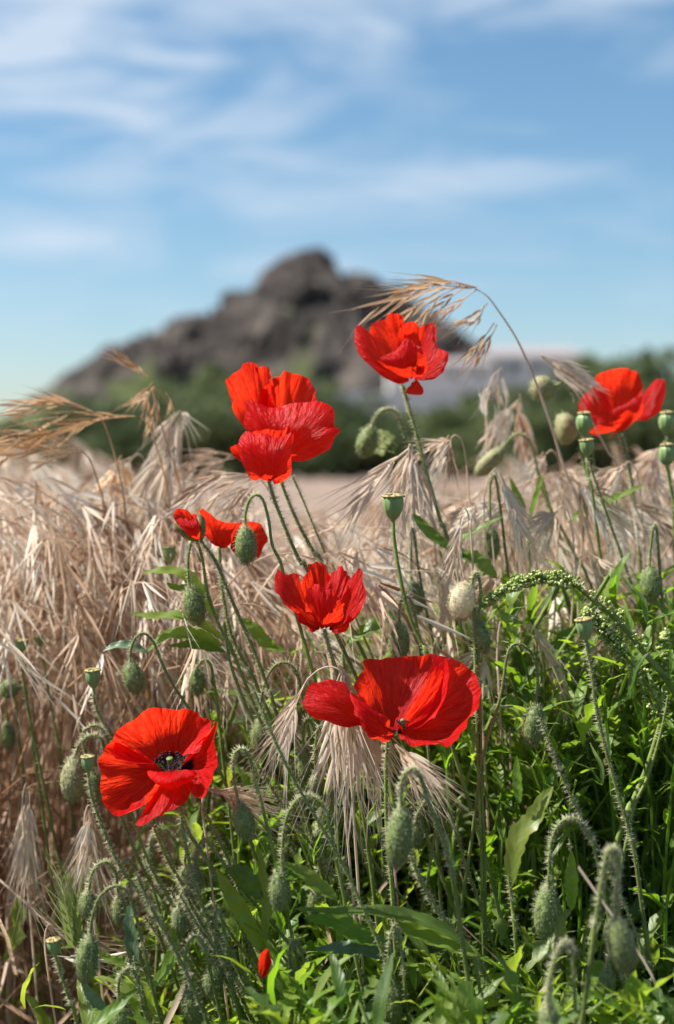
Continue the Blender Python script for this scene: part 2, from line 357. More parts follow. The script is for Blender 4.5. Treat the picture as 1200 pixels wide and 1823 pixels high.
# rocky hill
D = 205.0
prof = [(-260, 835), (-60, 790), (60, 715), (100, 690), (140, 668), (200, 625), (240, 604), (290, 588), (330, 570), (388, 548), (398, 520), (420, 512), (452, 512), (470, 478), (500, 458), (540, 446),
        (575, 452), (600, 468), (612, 490), (640, 482), (662, 486), (690, 508), (715, 528), (740, 545), (790, 572), (830, 600), (870, 640), (960, 700), (1100, 760), (1500, 830)]
pxs = np.array([(p[0] - 600) / F * D for p in prof]); pzs = np.array([(HY - p[1]) / F * D + CH for p in prof])
def hill(u, v):
    x = pxs[0] + (pxs[-1] - pxs[0]) * u; y = D - 62 + 110 * v
    crest = np.interp(x, pxs, pzs)
    s = (y - D) / np.where(y < D, 62.0, 48.0)
    fall = np.clip(1 - np.abs(s) ** 1.25, 0, 1)
    z = crest * fall
    nz = wob(x, y * .8, 21, 0.18, 6, 0.62); rid = 1 - np.abs(wob(x * 1.1, y, 33, 0.26, 5, .55))
    amp = np.clip((z - 4) / 14, 0, 1)
    ed = np.clip(np.abs(s) * 6, 0.25, 1)
    z = z + amp * ed * (nz * 1.8 + rid * 3.0 - 2.0)
    y2 = y + amp * (1.6 * wob(z * 1.3, x, 5, 0.35, 4))
    return np.stack([x, y2, z - 0.3], -1)
V, T = grid(420, 260, hill); mb = MB(); mb.add(V, T)
link('rocky_hill', mb.mesh('rocky_hill', smooth=False), M['rock'], kind='structure')

# boulders and tors standing proud of the crest
def boulder(seed, rx, ry, rz):
    r = np.random.default_rng(seed); mb = MB(); n, m_ = 20, 14
    th = np.linspace(0, 2 * math.pi, n, endpoint=False); ph = np.linspace(0, math.pi, m_)
    T_, P_ = np.meshgrid(th, ph, indexing='ij')
    V = np.stack([np.sin(P_) * np.cos(T_), np.sin(P_) * np.sin(T_), np.cos(P_)], -1).reshape(-1, 3)
    for k in range(26):
        d = norm(r.normal(size=3)); o = r.uniform(0.55, 0.9); h = V @ d
        V = V - np.maximum(h - o, 0)[:, None] * d
    V = V * (1 + 0.05 * wob(V[:, 0] * 3, V[:, 1] * 3 + V[:, 2] * 4, seed, 1.5, 4)[:, None]) * [rx, ry, rz]
    i, j = np.meshgrid(np.arange(n), np.arange(m_ - 1), indexing='ij'); i2 = (i + 1) % n
    a, b, c, d = i * m_ + j, i * m_ + j + 1, i2 * m_ + j + 1, i2 * m_ + j
    mb.add(V, np.stack([np.stack([a, b, c], -1), np.stack([a, c, d], -1)], 2).reshape(-1, 3)); return mb.mesh('boulder', False)
bm_ = [boulder(s, 1, 1, 1) for s in (1, 2, 3, 4)]
rb = random.Random(5)
hill_o = bpy.data.objects['rocky_hill']
for i in range(46):
    px = rb.uniform(110, 850); x = (px - 600) / F * D; zc = float(np.interp(x, pxs, pzs)); t = rb.random() ** 1.5
    if i < 16: t = rb.uniform(0, 0.06)
    y = D - 62 * t * 0.8; z = zc * (1 - (t * .8) ** 1.25)
    s = rb.uniform(0.5, 1.5) * (0.7 + zc / 40)
    o = link('boulder', bm_[i % 4], M['rock'], hill_o); o.location = (x, y, z - s * 0.45)
    o.rotation_euler = (rb.uniform(-.3, .3), rb.uniform(-.3, .3), rb.uniform(0, 6.3)); o.scale = (s, s, s * rb.uniform(.7, 1.2))

# hedge shrubs and trees
def foliage(seed, n, leaf, lobes):
    """leaf clumps spread through overlapping lobes; unit-sized crown standing on z = 0"""
    r = np.random.default_rng(seed); mb = MB()
    cs_ = [(0, 0, 0.5, 0.5)] + [(r.uniform(-.42, .42), r.uniform(-.42, .42), r.uniform(.25, .82), r.uniform(.16, .3)) for _ in range(lobes)]
    for k in range(n):
        c = cs_[r.integers(len(cs_))]; d = norm(r.normal(size=3)); rad = c[3] * r.uniform(0.75, 1.08)
        p = np.array(c[:3]) + d * rad * np.array((1, 1, .9)); p[2] = max(p[2], 0.02)
        a = norm(np.cross(d + r.normal(size=3) * .6, r.normal(size=3))); b = norm(np.cross(d + r.normal(size=3) * .5, a)); s = leaf * r.uniform(.5, 1.4)
        tn = np.clip(r.normal(0.45, .2), 0, 1)
        mb.add([p - a * s, p - b * s * .5, p + a * s, p + b * s * .5 + d * s * .3], [[0, 1, 2], [0, 2, 3]], np.tile([0, 0, tn], (4, 1)))
    return mb.mesh('foliage', False)
fols = [foliage(s, 2600, 0.045, 9) for s in (11, 12, 13, 14)]
def trunk_mesh():
    mb = MB(); tube(mb, catmull([(0, 0, -0.02), (0.02, 0, .25), (-.01, .02, .6)], 7), np.linspace(.06, .02, 7), 7)
    for a in range(5):
        q = a * 1.3; tube(mb, catmull([(0, 0, .2 + .06 * a), (.15 * math.cos(q), .15 * math.sin(q), .42 + .05 * a), (.3 * math.cos(q), .3 * math.sin(q), .6 + .05 * a)], 5), np.linspace(.02, .006, 5), 5)
    return mb.mesh('trunk')
tm = trunk_mesh()
def shrub(name, label, cat, x, y, w, d, h, k, group):
    t = thing(name, label, cat, (x, y, 0), group)
    t.scale = (w, d, h); t.rotation_euler.z = 0
    f_ = link('crown', fols[k % 4], M['hedge_leaf'], t); f_.rotation_euler.z = rb.uniform(0, 6.3)
    link('trunk', tm, M['bark'], t)
ORD = ['leftmost', 'second from left', 'third from left', 'fourth from left', 'fifth from left', 'sixth from left', 'seventh from left', 'eighth from left', 'ninth from left', 'tenth from left'] + [f'{w} from left' for w in 'eleventh twelfth thirteenth fourteenth fifteenth sixteenth seventeenth eighteenth nineteenth twentieth twenty-first twenty-second twenty-third twenty-fourth twenty-fifth'.split()]
hedge_top = [(-150, 800), (0, 765), (110, 735), (200, 705), (300, 680), (400, 668), (500, 672), (600, 680), (630, 728), (690, 738), (770, 728), (830, 700), (960, 682), (1050, 662), (1200, 668), (1350, 670)]
k = 0
for row, (yd, lift) in enumerate(((76.0, 48), (80.0, 14), (84.0, -4))):
    px = -140 + row * 30; kk = 0
    while px < 1360:
        w = rb.uniform(3.2, 4.8); x = (px - 600) / F * yd
        top = np.interp(px, [p[0] for p in hedge_top], [p[1] for p in hedge_top]) + lift + rb.uniform(-6, 14)
        h = (HY - top) / F * yd + CH
        shrub('hedge_shrub', ('dark shrub, %s in the front row of the far hedge', 'green shrub, %s in the middle row of the far hedge',
              'green shrub, %s in the back row of the hedge below the hill')[row] % ORD[kk], 'shrub', x, yd, w * 1.2, w, h * 1.02, k, ('shrubs in the front of the far hedge', 'shrubs in the middle of the far hedge', 'shrubs at the back of the far hedge')[row])
        k += 1; kk += 1; px += w * 0.62 / yd * F
for (px, top, yd, w, lab) in ((1120, 622, 92, 6.0, 'round dark tree standing above the hedge behind the rightmost poppy'), (1195, 655, 90, 5.0, 'dark tree at the right edge of the picture above the hedge'),
                         (1045, 630, 95, 4.2, 'small dark tree left of the round tree and right of the white house')):
    x = (px - 600) / F * yd; h = (HY - top) / F * yd + CH; shrub('broadleaf_tree', lab, 'tree', x, yd, w, w, h, k, None); k += 1

# white house on the right, seen beyond the hedge
def box(mb, a, b):
    x0, y0, z0 = a; x1, y1, z1 = b
    v = [(x0, y0, z0), (x1, y0, z0), (x1, y1, z0), (x0, y1, z0), (x0, y0, z1), (x1, y0, z1), (x1, y1, z1), (x0, y1, z1)]
    q = [(0, 3, 2, 1), (4, 5, 6, 7), (0, 1, 5, 4), (1, 2, 6, 5), (2, 3, 7, 6), (3, 0, 4, 7)]
    mb.add(v, [t for a_, b_, c_, d_ in q for t in ((a_, b_, c_), (a_, c_, d_))])
HD = 120.0
def hx(px): return (px - 600) / F * HD
def hz(py): return (HY - py) / F * HD + CH
def house(name, label, px0, px1, ytop, yeave, dep, wins, y0=HD):
    t = thing(name, label, 'house', ((hx(px0) + hx(px1)) / 2, y0, 0))
    mb = MB(); box(mb, (hx(px0), y0, 0), (hx(px1), y0 + dep, hz(yeave))); part('wall', mb, M['white_wall'], t, False)
    mb = MB(); x0, x1, ze, zr = hx(px0) - .3, hx(px1) + .3, hz(yeave), hz(ytop)
    v = [(x0, y0 - .3, ze + .003), (x1, y0 - .3, ze + .003), (x1 - 1.2, y0 + dep / 2, zr), (x0 + 1.2, y0 + dep / 2, zr), (x0, y0 + dep + .3, ze + .003), (x1, y0 + dep + .3, ze + .003)]
    mb.add(v, [(0, 1, 2), (0, 2, 3), (5, 4, 3), (5, 3, 2), (0, 3, 4), (1, 5, 2), (0, 4, 5), (0, 5, 1)]); part('roof', mb, M['grey_roof'], t, False)
    for (wx, wy, ww, wh) in wins:
        mb = MB(); a, b = hx(wx - ww / 2), hx(wx + ww / 2); c, d = hz(wy + wh / 2), hz(wy - wh / 2)
        for q in (((a - .06, y0 - .05, c - .06), (a, y0 + .03, d + .06)), ((b, y0 - .05, c - .06), (b + .06, y0 + .03, d + .06)), ((a, y0 - .05, d), (b, y0 + .03, d + .06)), ((a, y0 - .05, c - .06), (b, y0 + .03, c))): box(mb, *q)
        fr = part('window', mb, M['frame'], t, False)
        mb = MB(); box(mb, (a, y0 - .02, c), (b, y0 + .02, d)); p_ = part('pane', mb, M['glass'], t, False); p_.parent = fr
    return t
house('low_white_house', 'low white house with a pale grey roof between the rocky hill and the trees', 860, 1040, 612, 634, 6, [(885, 655, 16, 22), (915, 655, 16, 22), (955, 655, 16, 22), (985, 655, 16, 22), (1020, 655, 16, 22)])
house('low_white_outbuilding', 'long low white outbuilding right of the highest poppy stem', 690, 872, 640, 655, 6, [(800, 672, 12, 14), (845, 672, 12, 14)], y0=HD - 4)
mb = MB(); box(mb, (hx(600), 100, 0), (hx(780), 100.5, (HY - 698) / F * 100 + CH)); w_o = link('white_garden_wall', mb.mesh('white_garden_wall', False), M['white_wall'])
tag(w_o, 'white garden wall showing above the hedge behind the stem of the highest poppy', 'wall')

# ------------------------------------------------------------------ poppies
def zz(pts, x0, y0, s): return [(x0 + p[0] / s, y0 + p[1] / s) + tuple(p[2:]) for p in pts]
def petal(t, name, base, rim, d0, bulge=(0, 0, 0), seed=0, rough=1.0, mname='petal', nu=72, nv=30, curl=0.0, label=None):
    """fan surface from the claw to the rim, bellied by bulge, crumpled along the radius"""
    r = np.random.default_rng(seed + 100)
    B = at(base[0], base[1], d0 + base[2])
    R = catmull([at(p[0], p[1], d0 + p[2]) for p in rim], nu)
    b3 = at(base[0] + bulge[0], base[1] + bulge[1], d0 + base[2] + bulge[2]) - B
    u = np.linspace(0, 1, nu)[:, None]; v = np.linspace(0.015, 1, nv)[None, :]
    ub = np.sin(np.clip(u, 0, 1) * math.pi) ** 0.7
    # ragged rim
    size = np.linalg.norm(R - B, axis=1).mean()
    jag = 1 + 0.004 * rough * (np.sin(u * 41 + r.uniform(0, 6)) + np.sin(u * 97 + r.uniform(0, 6)) * .7 + np.sin(u * 63 + r.uniform(0, 6)))
    vv = v * (1 + (jag - 1) * v ** 4)
    P = B + (R[:, None] - B) * vv[..., None] + b3 * (ub * 4 * v * (1 - v))[..., None]
    du = np.gradient(P, axis=0); dv = np.gradient(P, axis=1); Nn = norm(np.cross(du, dv))
    w = 0
    for k in range(7):
        fu = r.uniform(5, 30); w = w + np.sin(u * fu * 2 + v * r.uniform(-5, 5) + r.uniform(0, 6) + 1.3 * np.sin(v * r.uniform(2, 6) + u * 5)) * (7 / fu)
    w = w * 0.00045 * v ** 0.8
    l = 0
    for k in range(4): l = l + np.sin(u * r.uniform(3, 9) + v * r.uniform(3, 8) + r.uniform(0, 6))
    l = l * 0.0012 * v
    fr = np.sin(u * r.uniform(22, 34) + r.uniform(0, 6)) * 0.0007 * v ** 5 + np.sin(u * r.uniform(48, 70)) * 0.0004 * v ** 6
    P = P + Nn * ((w + l + fr) * rough * size / 0.04)[..., None] + Nn * (curl * v ** 4)[..., None]
    i, j = np.meshgrid(np.arange(nu - 1), np.arange(nv - 1), indexing='ij')
    a, b, c, d = i * nv + j, (i + 1) * nv + j, (i + 1) * nv + j + 1, i * nv + j + 1
    T_ = np.stack([np.stack([a, b, c], -1), np.stack([a, c, d], -1)], 2).reshape(-1, 3)
    A = np.stack([np.broadcast_to(u, (nu, nv)), np.broadcast_to(v, (nu, nv)), np.full((nu, nv), r.random())], -1).reshape(-1, 3)
    mb = MB(); mb.add(P.reshape(-1, 3), T_, A)
    return part(name, mb, M[mname], t, label=label)
def hairs_on(t, P, r, dens, ln=0.0036, w=0.00019, m='hair', sub=None):
    P = np.asarray(P); seg = np.linalg.norm(np.diff(P, axis=0), axis=1); n = int(seg.sum() * dens)
    if n < 2: return
    k = rng.integers(0, len(P) - 1, n); f_ = rng.random(n)[:, None]; b = P[k] * (1 - f_) + P[k + 1] * f_
    T_, A, Bv = frames(P); th = rng.random(n)[:, None] * 6.283; d = A[k] * np.cos(th) + Bv[k] * np.sin(th) + T_[k] * rng.normal(0, .25, (n, 1))
    mb = MB(); spikes(mb, b + norm(d) * r * .8, d, ln * rng.uniform(.6, 1.3, n), w)
    return part('hairs', mb, M[m], t, kind='stuff')
def stem_part(t, W_, r0=0.0009, r1=0.0012, hair=1.0, m='stem', d=0.8, ln=0.0032):
    W_ = np.asarray(W_); P = catmull(W_, len(W_) * 7)
    P = P + np.stack([wob(P[:, 2] * 60, P[:, 2] * 13, 4, 1, 2) * .0003, 0 * P[:, 0], 0 * P[:, 0]], -1)
    mb = MB(); tube(mb, P, np.linspace(r0, r1, len(P)), 7); part('stem', mb, M[m], t)
    if hair: hairs_on(t, P, r0, 1500 * hair, ln)
    return P
def make_t(name, label, cat, W_, group=None): return thing(name, label, cat, tuple(np.append(W_[-1][:2], 0)), group)

def stamens(t, px, py, d, n=60, rad=0.008, up=(0, -0.3, 1), pist=0.004):
    c = at(px, py, d); up = norm(np.array(up, float)); A = norm(np.cross(up, (0.2, 1, 0))); Bv = np.cross(up, A)
    mb = MB(); fm = MB()
    for k in range(n):
        a = rng.random() * 6.283; rr = rad * rng.uniform(.55, 1.1); h = rng.uniform(.003, .0075)
        p = c + (A * math.cos(a) + Bv * math.sin(a)) * rr + up * h; q = c + (A * math.cos(a) + Bv * math.sin(a)) * rad * .35
        tube(fm, [q, (p + q) / 2 + up * .001, p], .00012, 3)
        dd = norm(rng.normal(size=3)) * .0008; T_ = [p - dd, p - dd * .5, p, p + dd * .5, p + dd]
        tube(mb, T_, [.0001, .00045, .0006, .00045, .0001], 5)
    part('filaments', fm, M['anther'], t, kind='stuff'); part('anthers', mb, M['anther'], t, kind='stuff')
    mb = MB(); tube(mb, [c, c + up * .002, c + up * .005, c + up * .0065, c + up * .0068, c + up * .007], [pist * .4, pist * .8, pist, pist * 1.15, pist * 1.1, .0001], 12); part('pistil', mb, M['bud'], t)

def poppy(label, stem_px, d, petals, z=None, stam=None, hair=1.0, seed=0, smooth=1.0, name='poppy'):
    S = grounded(px_path(stem_px, d)); t = make_t(name, label, 'poppy', S)
    stem_part(t, S, 0.0010, 0.0014, hair)
    for i, p in enumerate(petals):
        (bx, by, bz), rim, bul = p[:3]; kw = p[3] if len(p) > 3 else {}
        if z: (bx, by) = zz([(bx, by)], *z)[0]; rim = zz(rim, *z); bul = (bul[0] / z[2], bul[1] / z[2], bul[2])
        petal(t, 'petal', (bx, by, bz), rim, d, bul, seed * 10 + i, smooth, **kw)
    if stam: stamens(t, *stam)
    return t
def dzr(pts, zs):
    """give a rim its depths: zs interpolated along it"""
    q = np.interp(np.linspace(0, 1, len(pts)), np.linspace(0, 1, len(zs)), zs)
    return [(p[0], p[1], float(z)) for p, z in zip(pts, q)]

# G the widest poppy
poppy('widest scarlet poppy, spread open sideways with a round petal stretched out to its left', [(690, 1320), (688, 1380), (690, 1500), (700, 1620)], 0.80, [
    ((600, 520, .004), dzr([(370, 330), (350, 250), (372, 190), (408, 150), (412, 92), (450, 82), (520, 85), (600, 77), (700, 70), (780, 66), (850, 58), (905, 72), (930, 140), (925, 240), (890, 340), (850, 430)], [.004, .016, .022, .024, .022, .012, .004]), (0, 20, .008)),
    ((520, 480, -.002), dzr([(420, 420), (370, 440), (330, 462), (270, 487), (180, 470), (105, 420), (60, 345), (70, 290), (98, 232), (150, 207), (220, 200), (290, 225), (345, 275), (420, 340)], [-.006, -.012, -.014, -.01, -.004, 0]), (-10, -15, -.008)),
    ((610, 515, 0), dzr([(560, 430), (500, 395), (420, 330), (345, 262), (345, 330), (370, 410), (420, 490), (470, 533), (530, 546), (590, 540)], [0, -.008, -.014, -.018, -.016, -.006]), (-30, 10, -.012)),
    ((620, 512, .002), dzr([(872, 62), (960, 76), (1040, 125), (1100, 200), (1120, 270), (1125, 370), (1062, 450), (1040, 520), (980, 580), (932, 602), (860, 585), (780, 590), (700, 575), (640, 555)], [.016, .02, .014, .006, -.006, -.014, -.02, -.018, -.008]), (30, 20, .008)),
], z=(520, 1150, 3.333), stam=(722, 1299, 0.805, 14, 0.0035, (-.3, -.3, .9), .0012), seed=1)
# H the lower left one, looking into the bowl
poppy('wide open scarlet poppy at lower left showing its dark centre, one petal tip curled under', [(320, 1430), (335, 1480), (372, 1540), (425, 1640), (470, 1740)], 0.81, [
    ((700, 600, .010), dzr([(200, 560), (110, 450), (180, 340), (255, 268), (370, 180), (460, 120), (560, 93), (700, 88), (830, 96), (920, 128), (1000, 180), (1052, 232), (1000, 330), (930, 480)], [-.002, .004, .012, .018, .022, .022, .018, .01, .004]), (0, 40, .016), dict(mname='petal_blotched')),
    ((640, 660, .004), dzr([(420, 500), (250, 400), (110, 440), (75, 520), (75, 620), (95, 720), (95, 860), (120, 940), (180, 1045), (300, 1040), (400, 1020), (470, 990), (520, 920), (560, 840)], [.008, .004, 0, -.008, -.014, -.018, -.02, -.014]), (0, 10, .012)),
    ((780, 640, .006), dzr([(870, 520), (940, 430), (1000, 340), (1050, 270), (1100, 205), (1132, 240), (1130, 330), (1102, 400), (1112, 500), (1100, 620), (1062, 680), (1030, 780), (980, 832), (930, 850), (880, 800), (840, 740)], [.008, .006, .0, -.006, -.012, -.018, -.02, -.012]), (50, 10, .010), dict(mname='petal_blotched')),
    ((710, 680, .002), dzr([(560, 800), (540, 880), (470, 990), (392, 1140), (430, 1156), (500, 1110), (620, 1030), (700, 1000), (820, 940), (880, 860), (900, 800)], [-.006, -.012, -.018, -.022, -.024, -.024, -.02, -.014, -.008]), (0, 30, -.004)),
    ((700, 658, -.002), dzr([(480, 672), (520, 740), (600, 800), (690, 836), (780, 795), (870, 755), (912, 700), (890, 655)], [-.008, -.016, -.019, -.019, -.014, -.006]), (0, -20, -.008), dict(nu=48, nv=20)),
], z=(165, 1240, 5.0), stam=(305, 1368, 0.812, 70, 0.0085, (-.1, -.3, .9), .0018), seed=2)
# F cup
poppy('cup-shaped scarlet poppy in the middle with ragged points and a pale-lit petal on its right', [(578, 1120), (585, 1150), (600, 1200), (625, 1300), (640, 1400)], 0.84, [
    ((640, 865, .003), dzr([(400, 620), (335, 430), (372, 262), (425, 195), (440, 130), (480, 92), (560, 82), (620, 108), (670, 150), (702, 212), (740, 300)], [.008, .014, .016, .014, .01]), (0, 30, .006)),
    ((660, 868, .000), dzr([(660, 400), (700, 240), (740, 192), (800, 190), (850, 150), (900, 200), (932, 240), (962, 300), (945, 450), (905, 620), (860, 760)], [.002, .004, .008, .008, .004, 0]), (10, 0, -.010)),
    ((600, 862, -.003), dzr([(470, 640), (390, 450), (368, 262), (310, 206), (200, 230), (95, 165), (66, 230), (75, 400), (150, 520), (210, 576), (280, 585), (300, 660), (380, 780), (440, 850), (530, 872)], [-.004, -.006, -.008, -.008, -.014, -.018, -.016, -.006]), (-40, 40, -.006)),
    ((620, 868, -.005), dzr([(420, 640), (470, 420), (560, 330), (650, 380), (760, 420), (850, 560), (870, 720)], [-.012, -.016, -.018, -.016, -.01]), (0, 30, -.008)),
    ((700, 872, 0), dzr([(860, 620), (935, 340), (960, 262), (1050, 156), (1085, 160), (1097, 260), (1140, 430), (1112, 560), (1062, 680), (1000, 716), (942, 700), (942, 780), (880, 870), (780, 890)], [0, 0, -.002, -.008, -.014, -.016, -.014, -.004]), (60, 30, -.004)),
], z=(480, 990, 6.667), seed=3, smooth=1.25)
# A highest
poppy('highest scarlet poppy with a small petal lobe hanging below it, under the arching dry grass', [(716, 684), (728, 725), (745, 780), (762, 850), (785, 930), (810, 1010)], 0.93, [
    ((700, 790, .003), dzr([(240, 420), (245, 210), (320, 140), (440, 116), (500, 70), (570, 60), (620, 80), (642, 125), (655, 250), (650, 400)], [.004, .012, .016, .016, .01]), (0, 30, .01)),
    ((730, 790, .004), dzr([(560, 400), (590, 230), (650, 150), (730, 130), (790, 180), (830, 202), (920, 170), (960, 205), (962, 320), (920, 520)], [.008, .012, .016, .014, .006]), (10, 30, .008)),
    ((690, 792, -.002), dzr([(420, 560), (260, 330), (180, 240), (120, 200), (85, 222), (70, 330), (110, 480), (230, 620), (330, 730), (450, 800), (560, 822), (650, 822)], [0, 0, -.004, -.008, -.012, -.012, -.004]), (-30, 20, -.006)),
    ((740, 790, -.002), dzr([(800, 480), (860, 300), (940, 190), (962, 320), (1012, 430), (1080, 470), (1132, 510), (1110, 640), (1052, 720), (950, 780), (820, 792), (770, 800)], [-.002, 0, -.004, -.01, -.014, -.012, -.004]), (40, 10, -.006)),
    ((710, 790, -.006), dzr([(300, 640), (330, 560), (430, 510), (540, 440), (650, 330), (760, 400), (850, 500), (880, 640), (850, 740)], [-.01, -.016, -.02, -.018, -.01]), (0, 0, -.008)),
    ((765, 785, -.006), dzr([(800, 840), (842, 900), (832, 962), (740, 966), (660, 952), (650, 920), (700, 880), (735, 830)], [-.01, -.012, -.012, -.01]), (0, 0, -.002), dict(nu=30, nv=14)),
], z=(620, 550, 6.316), stam=(738, 660, 0.918, 24, 0.003, (0, -.5, .8), .002), seed=4)
# I rightmost
poppy('rightmost scarlet poppy, loosely open with one petal standing up at its right', [(1105, 772), (1118, 820), (1130, 900), (1140, 1000)], 1.02, [
    ((520, 740, .004), dzr([(360, 600), (300, 330), (350, 202), (440, 152), (600, 100), (770, 130), (832, 222), (852, 322), (830, 400), (740, 520)], [.006, .014, .018, .018, .008]), (0, 30, .014)),
    ((480, 760, 0), dzr([(440, 560), (340, 360), (230, 340), (150, 400), (75, 520), (90, 590), (200, 640), (240, 760), (300, 840)], [.004, .004, 0, -.006, -.01]), (-20, 10, 0)),
    ((700, 700, 0), dzr([(740, 480), (850, 400), (930, 300), (1000, 232), (1080, 236), (1102, 350), (1060, 580), (980, 640), (890, 702), (780, 730)], [0, .002, .002, -.004, -.006]), (40, 20, -.006)),
    ((520, 830, -.006), dzr([(300, 900), (200, 872), (260, 790), (400, 742), (480, 620), (620, 540), (740, 460), (832, 500), (822, 650), (700, 780), (620, 842), (500, 882), (400, 946)], [-.012, -.016, -.018, -.016, -.014, -.01]), (0, 0, -.006)),
], z=(1020, 640, 6.667), seed=5)
# B big behind small C
poppy('big crumpled scarlet poppy at upper left, partly behind a smaller cup poppy', [(492, 818), (505, 870), (530, 930), (560, 985), (600, 1060)], 0.90, [
    ((560, 950, .006), dzr([(260, 720), (110, 520), (52, 400), (45, 270), (60, 180), (130, 110), (210, 50), (300, 50), (340, 90), (420, 90), (462, 150), (500, 260), (520, 400)], [.0, .006, .012, .016, .018, .012]), (-20, 20, .012)),
    ((580, 950, .008), dzr([(330, 520), (400, 300), (450, 200), (520, 158), (600, 112), (700, 110), (780, 170), (862, 200), (882, 300), (912, 400), (930, 600)], [.012, .02, .024, .022, .012]), (0, 30, .014)),
    ((590, 960, -.002), dzr([(330, 820), (212, 650), (225, 480), (240, 402), (330, 432), (450, 452), (600, 450), (750, 432), (900, 442), (962, 420), (1080, 490), (1102, 600), (1100, 665), (1162, 690), (1112, 750), (1090, 880), (1000, 950), (860, 1002), (700, 982)], [-.004, -.010, -.008, -.006, -.008, -.012, -.012, -.006]), (0, -10, -.014), dict(nu=96)),
], z=(395, 640, 5.58), seed=6)
poppy('small upright scarlet poppy cup in front of the big crumpled poppy', [(478, 855), (492, 900), (512, 950), (535, 1000), (575, 1075)], 0.865, [
    ((470, 1205, .003), dzr([(340, 1000), (240, 800), (300, 722), (420, 705), (560, 715), (640, 690), (690, 660), (712, 690), (700, 800), (640, 1000)], [.006, .01, .012, .01, .006]), (0, 0, .008)),
    ((450, 1200, 0), dzr([(300, 1080), (205, 985), (120, 922), (80, 885), (130, 850), (182, 842), (230, 800), (300, 850)], [-.002, 0, 0, .002]), (-10, 0, 0), dict(nu=40)),
    ((475, 1207, -.003), dzr([(350, 1190), (275, 1145), (215, 1000), (172, 880), (190, 782), (240, 715), (330, 722), (430, 726), (540, 742), (620, 712), (690, 720), (700, 800), (682, 950), (672, 1100), (600, 1172), (520, 1208)], [-.002, -.006, -.008, -.01, -.01, -.008, -.002]), (0, 20, -.010)),
], z=(395, 640, 5.58), seed=7)
# E petals banner
poppy('half-fallen scarlet poppy with its petals drawn out sideways behind a green bud', [(391, 975), (397, 1050), (412, 1130), (440, 1190), (470, 1250)], 0.885, [
    ((580, 540, 0), dzr([(470, 480), (425, 400), (412, 300), (400, 185), (358, 122), (400, 100), (440, 150), (540, 215), (680, 240), (830, 246), (850, 330), (800, 440), (740, 500), (690, 542)], [0, 0, .004, .008, .006, 0]), (0, 0, .008)),
    ((690, 530, .004), dzr([(720, 400), (760, 300), (850, 246), (960, 245), (1042, 262), (1062, 302), (1112, 420), (1100, 480), (1040, 560), (1022, 640), (960, 656), (872, 720), (800, 670)], [.004, .008, .01, .008, .004, .002]), (0, 0, .006)),
], z=(300, 890, 6.316), seed=8, smooth=1.2)
# D bursting bud
t = poppy('poppy bud just bursting, crumpled dark red petals between two green sepals', [(357, 962), (385, 1000), (410, 1060), (440, 1130), (475, 1220), (500, 1300)], 0.85, [
    ((350, 450, .002), dzr([(300, 440), (140, 350), (105, 250), (102, 112), (170, 110), (240, 152), (310, 135), (350, 200), (378, 300), (375, 400)], [0, .004, .006, .004, 0]), (0, 0, .004), dict(nu=60)),
    ((340, 455, -.002), dzr([(250, 430), (140, 330), (110, 240), (150, 215), (220, 240), (280, 210), (340, 260), (360, 400)], [-.002, -.006, -.008, -.006, -.002]), (0, 0, -.008), dict(nu=60)),
], z=(300, 890, 6.316), seed=9, smooth=2.2)
for i, (rim, bul) in enumerate((([(330, 468), (240, 400), (140, 330), (80, 262), (78, 300), (110, 370), (190, 440), (280, 468)], (-6, 8, -.004)), ([(330, 420), (345, 300), (325, 150), (350, 150), (400, 210), (414, 300), (400, 400), (370, 470)], (8, 0, -.004)))):
    petal(t, 'sepal', *[(zz([(352, 462)], 300, 890, 6.316)[0] + (-.001,))], dzr(zz(rim, 300, 890, 6.316), [-.002, -.006, -.002]), .85, (bul[0] / 6, bul[1] / 6, bul[2]), 70 + i, .5, 'sepal', 30, 14)
# fallen petal low down
t = thing('fallen_petal', 'small scarlet scrap of petal caught low among the green stems', 'petal', tuple(at(470, 1725, .75)))
petal(t, 'petal', (463, 1738, 0), dzr([(460, 1722), (463, 1702), (475, 1688), (483, 1708), (479, 1728), (467, 1742)], [0, .004, 0]), .75, (0, 0, .003), 91, .8, nu=24, nv=10)

# ------------------------------------------------------------------ buds
def egg(mb, c, axis, Lh, R, n=20, m_=16, k=0.12, tint=.5, ridges=0, rough=0.0):
    axis = norm(np.asarray(axis, float)); A = norm(np.cross(axis, (0.2, 1, 0.1))); B = np.cross(axis, A)
    th = np.linspace(0, 2 * math.pi, n, endpoint=False); s = np.linspace(-1, 1, m_)
    ph = s * math.pi / 2; rad = np.cos(ph) ** 0.85 * R * (1 + k * np.sin(ph)); z = np.sin(ph) * Lh
    rad = np.maximum(rad, R * .02)
    TH, _ = np.meshgrid(th, s, indexing='ij')
    rr = rad[None] * (1 + (0.035 * np.cos(TH * ridges) if ridges else 0) - 0.05 * np.exp(-((np.mod(TH, math.pi) - 1.3) / .12) ** 2))
    V = c + axis * z[None, :, None] + (A * np.cos(TH)[..., None] + B * np.sin(TH)[..., None]) * rr[..., None]
    if rough: V = V + rng.normal(0, rough, V.shape)
    i, j = np.meshgrid(np.arange(n), np.arange(m_ - 1), indexing='ij'); i2 = (i + 1) % n
    a, b, c_, d = i * m_ + j, i * m_ + j + 1, i2 * m_ + j + 1, i2 * m_ + j
    At = np.stack([TH / 6.283, np.broadcast_to((s + 1) / 2, TH.shape), np.full(TH.shape, tint)], -1).reshape(-1, 3)
    V = V.reshape(-1, 3)
    mb.add(V, np.stack([np.stack([a, c_, b], -1), np.stack([a, d, c_], -1)], 2).reshape(-1, 3), At)
    return V, norm(V - np.asarray(c))
